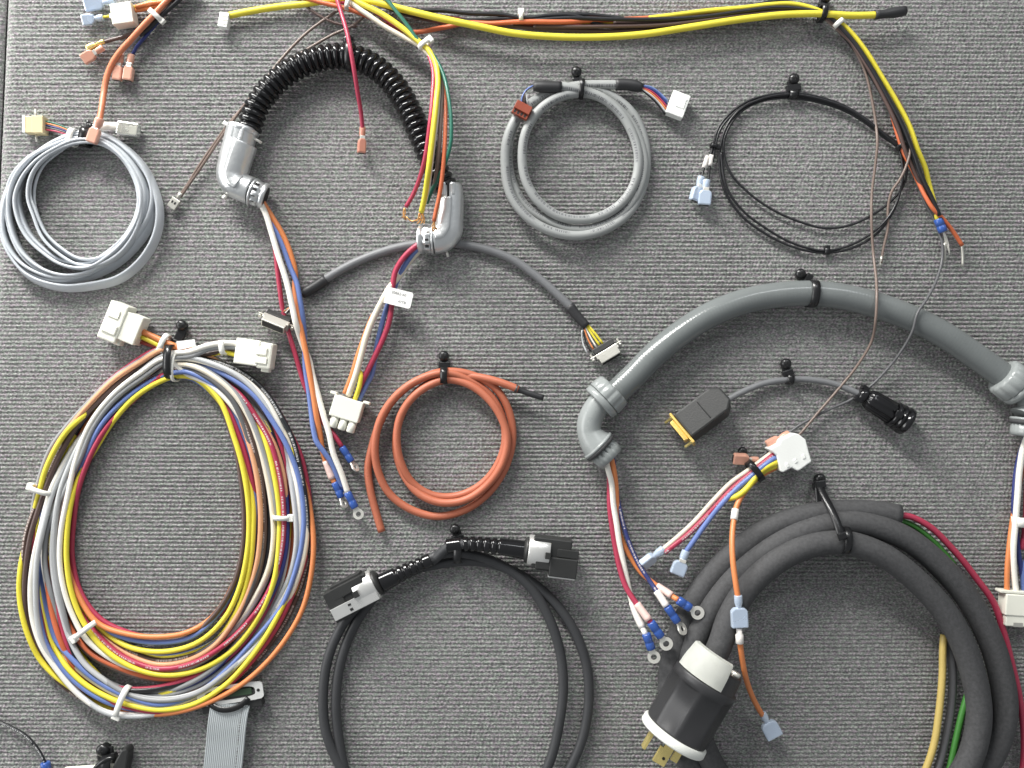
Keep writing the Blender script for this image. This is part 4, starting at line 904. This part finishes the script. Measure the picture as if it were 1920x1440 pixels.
# ------------------------------------------------------------------ I: white connector with loose terminal leads
def pigtail():
    t = thing('white_connector_pigtail', 'white connector with printed leads ending in pale blue terminals, tied in black', 'wire harness', 1480, 850)
    poly = [(1437, 841), (1456, 831), (1459, 823), (1484, 811), (1492, 813), (1505, 823), (1511, 846), (1516, 864), (1494, 880), (1489, 881), (1480, 875), (1463, 884), (1458, 882), (1451, 852)]
    fr = F(1478, 848, 26, 0)
    c = B().prism(fr, [(x-1478, y-848) for x, y in poly], -18, 18, bev=2).build('white_connector', 'nylon_white', t)
    for k in range(3): B().box(F(1466+15*k, 862-8*k, 26, -28), -3, 3, 6, 14, 16, 19.5, 1).build('moulded_rib', 'nylon_white', c)
    wire(t, "1452,846,26 1430,862,28 1406,880,28 1372,904,26 1340,936,24 1300,980,24 1243,1030,26", 5.3, 'cream')
    wire(t, "1454,850,32 1436,864,34 1412,884,34 1376,914,32 1332,960,30 1292,1000,30 1246,1036,28", 5.3, 'crimson_print')
    wire(t, "1456,856,34 1438,869,38 1416,887,38 1386,912,36 1352,946,34 1322,984,34 1298,1018,34 1285,1036,34", 5.6, 'blue')
    wire(t, "1458,866,34 1442,873,38 1426,884,38 1412,901,40 1398,918,40 1382,930,38 1364,935,30 1352,938,18", 6.2, 'yellow')
    wire(t, "1460,872,28 1446,877,30 1432,884,30 1416,900,28 1400,916,26", 5.6, 'yellow')
    wire(t, "1456,876,22 1436,886,24 1410,906,28 1392,928,34 1381,950,42 1376,975,54 1373,1005,70 1374,1050,88 1379,1090,96 1384,1122,98", 5.8, 'orange')
    sweep('marker_sleeve', "1379,955,45 1376,975,54", circ(6.8, 12), 'sleeve', t)
    tie(t, 1414, 881, 32, -38, 20, 18, 'tie_black', 12, head=1, hs=0.8)
    spade(t, 1243, 1030, 24, 142, 'paleblue', 1.0, bl=20, bw=8, body=30, w_=14, roll=50, mouth=False)
    spade(t, 1286, 1034, 32, 112, 'paleblue', 1.0, bl=20, bw=8, body=27, w_=14)
    o = spade(t, 1384, 1118, 98, 87, 'paleblue', 1.05, bl=20, bw=7.5, body=36, w_=15, mouth=False)
    B().lathe(F(1386, 1178, 96, 88), [(0, 5.5), (10, 5.5), (12, 7.5), (28, 7.5), (29, 6)], 14).build('tail_barrel', 'sleeve', o)
    wire(t, "1387,1200,95 1390,1225,90 1395,1255,82 1405,1292,60 1419,1323,40 1431,1343,28", 5.8, 'orange')
    spade(t, 1430, 1338, 28, 62, 'paleblue', 1.0, bl=18, bw=7, body=32, w_=16, mouth=False)
pigtail()
hanger(1390, 846, 'black hanger half hidden behind the salmon terminal and white connector', 10, (1412, 882, 24, -38, 17, 18, 9), neck=(1402, 868), r=9)

# ------------------------------------------------------------------ B: the long harness across the top
def top_harness():
    t = thing('long_top_harness', 'long bundle of yellow, orange, brown and black wires strung along the top with many branches', 'wire harness', 1000, 40)
    # heavy yellow lead
    wire(t, "430,29,16 470,21,16 520,13,16 565,8,18 610,2,20 655,-2,24 700,3,32 750,16,34 820,33,34 900,50,34 960,62,34 1040,69,34 1110,70,34 1200,65,34 1300,50,34 1400,35,34 1480,27,34 1540,26,34 1600,29,34 1645,28,34", 7.2, 'yellow', n=14)
    sweep('heat_shrink_tip', "1640,28,34 1668,25,33 1697,20,30", circ(8.8, 14), 'shrink', t, rfun=lambda u, L: 1.0-0.12*math.sin(u/9))
    c = B().box(F(421, 40, 16, 100), -14, 13, -9, 9, -8, 8, 1).build('small_white_plug', 'nylon_white', t)
    for k in (-8, -1, 6): B().box(F(421, 40, 16, 100), k, k+2.4, -7.5, 7.5, 7, 8.6, 0.2).build('slot', 'dullplate', c)
    # bundle between x=540 and the black strap
    wire(t, "540,-14,24 575,-3,24 605,5,26 642,14,28 682,27,28 722,46,24 770,60,18 830,52,14 880,43,16 920,44,20 970,41,24 1060,41,24 1120,38,18 1200,35,14 1280,28,10 1330,22,10 1400,22,10 1480,22,10 1540,26,12", 5.0, 'redorange')
    wire(t, "560,-10,20 610,-2,20 660,8,24 690,16,28 735,44,30 782,76,32 802,100,40 812,130,56 811,180,74 805,240,84 796,300,74 785,340,54 774,366,40 761,388,32", 4.6, 'crimson')
    wire(t, "640,-12,28 662,8,32 690,28,34 722,50,34 762,72,34 790,88,36 808,108,44 820,140,60 820,200,80 812,270,88 806,320,78 798,370,54 789,398,40", 5.4, 'cream')
    wire(t, "640,-14,30 684,10,36 716,26,38 746,46,40 782,75,42 802,92,46 815,114,54 821,145,68 818,190,86 811,255,94 803,322,84 797,365,62 790,398,46", 5.8, 'yellow')
    wire(t, "806,100,30 822,124,44 829,160,60 827,205,76 823,280,80 817,335,64 812,360,48", 4.6, 'lightbrown')
    wire(t, "806,98,28 824,128,44 834,180,64 835,240,80 832,300,84 828,340,78 823,372,72 817,398,66 814,415,62", 4.4, 'redorange')
    wire(t, "706,-16,40 722,-4,42 742,20,44 766,50,44 786,78,44 801,90,46 818,112,54 832,142,64 841,182,78 846,230,86 845,268,86 835,305,80 820,337,64 806,366,48 800,382,42", 4.0, 'tealgreen')
    for (x, y, h) in ((760, 390, 32), (786, 400, 42), (792, 400, 44), (814, 414, 60)):
        for k in range(4):
            wire(t, [(x+random.uniform(-2, 2), y, h), (x+random.uniform(-5, 5), y+10, h-3), (x+random.uniform(-7, 8), y+random.uniform(14, 24), h-5)], 1.3, 'copper', n=5, name='copper_strand')
    wire(t, "762,406,30 770,414,28 780,413,34 788,408,40", 1.5, 'copper', n=5, name='copper_strand')
    wire(t, "556,-4,14 590,24,14 625,42,14 668,50,14", 3.2, 'brown', n=8)
    wire(t, "680,-6,18 760,18,18 830,20,16 880,25,16 945,28,16 982,34,18 1032,29,18 1080,30,18 1105,39,18 1132,48,16 1165,51,14 1250,45,14 1340,38,14 1420,30,14 1490,22,14 1540,24,16", 4.6, 'black')
    wire(t, "690,-2,14 780,30,14 860,38,14 930,36,14 1000,33,16 1060,27,16 1130,30,16 1200,40,14 1280,42,12 1360,30,12 1420,10,14 1460,2,18 1500,10,18 1540,20,18", 4.6, 'black')
    wire(t, "700,4,12 790,34,12 870,45,12 950,48,12 1000,53,12 1100,58,12 1200,58,12 1290,48,12 1360,40,12 1430,27,12 1540,26,14", 4.6, 'brown')
    wire(t, "720,8,10 860,36,10 980,45,10 1100,48,10 1250,40,10 1350,30,12 1450,20,12 1540,24,12", 4.6, 'darkred')
    wire(t, "1060,43,10 1110,43,10 1170,39,12 1250,30,14 1330,20,18 1400,14,24 1442,9,24 1490,8,24 1535,20,26 1562,34,28 1582,48,28 1622,94,28 1652,142,28 1682,192,28 1706,238,28 1722,284,26 1735,315,20 1742,345,14 1750,375,16 1758,412,20", 5.2, 'yellow')
    wire(t, "960,44,20 1060,34,24 1150,36,28 1240,36,28 1330,30,28 1400,20,30 1460,14,30 1510,18,30 1545,26,30 1590,66,32 1634,128,34 1668,188,34 1694,238,34 1712,284,32 1728,330,30 1746,368,30 1762,404,28", 4.4, 'black')
    wire(t, "1000,50,18 1120,50,22 1250,46,24 1350,34,26 1440,24,26 1545,30,26 1582,62,28 1622,118,30 1655,178,30 1682,236,30 1700,290,26 1722,338,22 1744,380,20 1760,412,18", 4.2, 'brown')
    wire(t, "1150,42,16 1280,38,22 1400,27,24 1480,20,26 1545,28,26 1600,84,26 1640,148,26 1668,204,24 1690,262,20 1704,300,20", 4.2, 'brown')
    tie(t, 655, 7, 26, 18, 15, 16, 'tie_white', 8, head=0)
    tie(t, 796, 84, 40, 52, 13, 14, 'tie_white', 9, head=-1, hs=1.0)
    tie(t, 977, 33, 20, 0, 9, 14, 'tie_white', 8, head=-1, hs=1.0)
    tie(t, 1572, 44, 26, 50, 11, 13, 'tie_white', 9, head=0)
    # right hand branch
    wire(t, "1545,30,20 1578,55,20 1602,92,18 1622,134,16 1634,182,14 1642,230,14 1645,268,22 1641,312,16 1635,362,12 1634,410,18 1638,480,16 1643,525,40 1644,560,58 1642,598,58 1635,638,36 1610,682,24 1570,732,18 1532,776,16 1496,818,16 1484,830,14", 3.0, 'lightbrown', n=8)
    wire(t, "1545,32,16 1586,72,16 1632,140,16 1664,196,16 1690,245,16 1706,290,18 1722,325,24 1742,362,26 1756,390,26 1766,412,24", 4.0, 'black')
    wire(t, "1545,28,12 1600,90,12 1650,160,12 1685,215,12 1702,262,12 1714,310,10 1722,345,10 1734,380,10 1748,405,10 1758,430,12 1766,452,14 1767,482,14 1757,522,28 1738,560,48 1720,588,58 1712,618,52 1694,652,34 1662,694,22 1630,726,16 1598,748,14 1550,770,12 1495,800,12 1470,818,10 1452,828,10", 3.0, 'darkgrey', n=8)
    wire(t, "1545,34,24 1596,80,24 1650,140,22 1690,195,22 1704,232,24 1708,268,26 1703,300,28 1690,332,26 1671,362,18 1665,392,12 1665,425,10 1656,468,10 1652,494,10", 3.0, 'lightbrown', n=8)
    wire(t, "1545,28,18 1590,60,18 1626,104,18 1650,150,18 1666,190,18 1675,224,18 1686,262,18 1696,290,16 1711,318,16 1722,342,20 1736,370,26 1750,392,28 1766,408,24 1784,430,18 1804,460,12", 4.4, 'redorange')
    sweep('tinned_tip', "1803,458,12 1805,478,10 1805,500,8", circ(2.6, 8), 'dullplate', t)
    sweep('tinned_tip', "1653,480,10 1651,500,9", circ(3.0, 8), 'dullplate', t)
    o = B().lathe(F(1759, 411, 20, 68), [(-1, 7), (0, 8.5), (12, 8.5), (13, 7.2), (14, 8.5), (25, 8.5), (26, 7)], 16).build('butt_splice', 'barrelblue', t)
    for k in range(3): wire(t, [(1768, 432, 20), (1771+2*k, 446, 18), (1774+3*k, 462+8*k, 12)], 1.2, 'tin', n=5, name='bare_strand')
    sweep('tinned_tip', "1771,455,14 1771,490,8", circ(2.8, 8), 'dullplate', t)
    spade(t, 1478, 814, 16, 152, 'pink', 1.0, bl=18, bw=7.5, body=26, w_=10, mouth=False, roll=10)
    wire(t, "1452,828,10 1440,845,8 1426,858,10 1418,864,12", 2.6, 'darkgrey', n=8)
    spade(t, 1420, 862, 18, 183, 'pink', 1.0, bl=16, bw=6, body=28, w_=12, roll=24)
    # left branch
    wire(t, "352,-40,24 318,-4,28 296,20,30 271,46,30 246,74,28 226,96,26 211,118,22 201,142,20 195,172,22 191,200,34 186,228,44", 6.2, 'saltorange', n=12)
    spade(t, 187, 224, 46, 110, 'pink', 1.0, bl=17, bw=8.5, body=28, w_=12, mouth=False)
    wire(t, "360,-30,16 330,2,16 300,32,16 270,54,14 235,68,12 205,76,12 192,80,12", 4.2, 'brown')
    wire(t, "352,-30,12 325,6,12 300,36,12 275,66,12 255,90,12 247,106,12", 3.6, 'navy')
    wire(t, "344,-30,10 318,6,10 290,40,10 258,70,10 236,92,10 229,106,10", 3.2, 'lightgrey')
    wire(t, "340,-34,20 308,2,22 282,6,22 254,13,22", 4.4, 'orange'); wire(t, "350,-40,14 312,4,16 284,14,16 254,20,18", 4.4, 'orange'); wire(t, "330,-34,14 300,-4,14 270,8,14 252,14,16", 4, 'yellow')
    wire(t, "366,-34,22 336,0,24 304,28,24 282,50,20 262,66,16", 5, 'black')
    fr = F(233, 28, 20, -8)
    c = B().box(fr, -20, 20, -18, 21, -14, 14, 2).build('cream_connector', 'nylon', t)
    B().box(fr, -26, -18, -4, 5, -4, 6, 1).build('latch', 'nylon', c)
    wire(t, "222,26,16 206,30,14 190,33,12", 3, 'yellow', n=8)
    spade(t, 192, 33, 14, 172, 'paleblue', 1.0, bl=14, bw=6, body=24, w_=10, mouth=False, roll=20)
    spade(t, 214, 2, 14, 172, 'paleblue', 1.0, bl=20, bw=8, body=36, w_=12, mouth=False, roll=20)
    spade(t, 194, 78, 14, 155, 'brass', 1.0, bl=14, bw=4.5, body=20, w_=5, mouth=False)
    spade(t, 192, 90, 16, 148, 'pink', 1.0, bl=18, bw=6, body=24, w_=12, roll=18)
    spade(t, 226, 104, 14, 98, 'pink', 1.0, bl=20, bw=6.5, body=26, w_=10, mouth=True)
    spade(t, 246, 104, 16, 98, 'pink', 1.0, bl=20, bw=6.5, body=26, w_=10.5, mouth=True)
    tie(t, 293, 30, 20, -48, 16, 16, 'tie_white', 9, head=1, hs=0.8)
    # brown pair
    wire(t, "648,10,14 612,34,14 577,60,14 546,90,14 516,125,16 490,160,22 462,194,26 432,228,24 400,272,18 370,316,14 345,356,12 337,366,12", 3.2, 'lightbrown', n=8)
    wire(t, "690,24,14 666,45,14 622,66,14 580,90,16 546,112,22 512,140,30 472,180,34 437,226,28 406,270,20 374,318,14 346,358,12 338,370,12", 3.2, 'lightbrown', n=8)
    tie(t, 426, 234, 24, 125, 8, 8, 'tie_white', 7, head=-1, hs=0.8)
    c = B().lathe(F(340, 362, 12, 124), [(0, 4.5), (8, 4.5), (9, 3.4), (12, 3.4)], 12).box(F(340, 362, 12, 124), 14, 34, -8.5, 8.5, -4, 4, 1).build('open_terminal', 'dullplate', t)
    B().box(F(340, 362, 12, 124), 20, 25, -4, -1, 3, 4.6, 0.2).box(F(340, 362, 12, 124), 20, 25, 2, 5, 3, 4.6, 0.2).build('slot', 'darkhole', c)
    # crimson lead down in front of the arch
    wire(t, "626,-20,34 640,24,44 650,58,58 657,92,66 664,132,62 671,176,46 677,212,30 680,246,18", 4.6, 'crimson')
    spade(t, 680, 240, 18, 93, 'pinkdark', 1.0, bl=20, bw=6, body=26, w_=9, roll=22)
top_harness()
hanger(1543, 2, 'black hanger strapped over the long harness near the yellow black-tipped lead', 16, (1541, 25, 22, 4, 15, 22, 10))
bpy.context.view_layer.update()
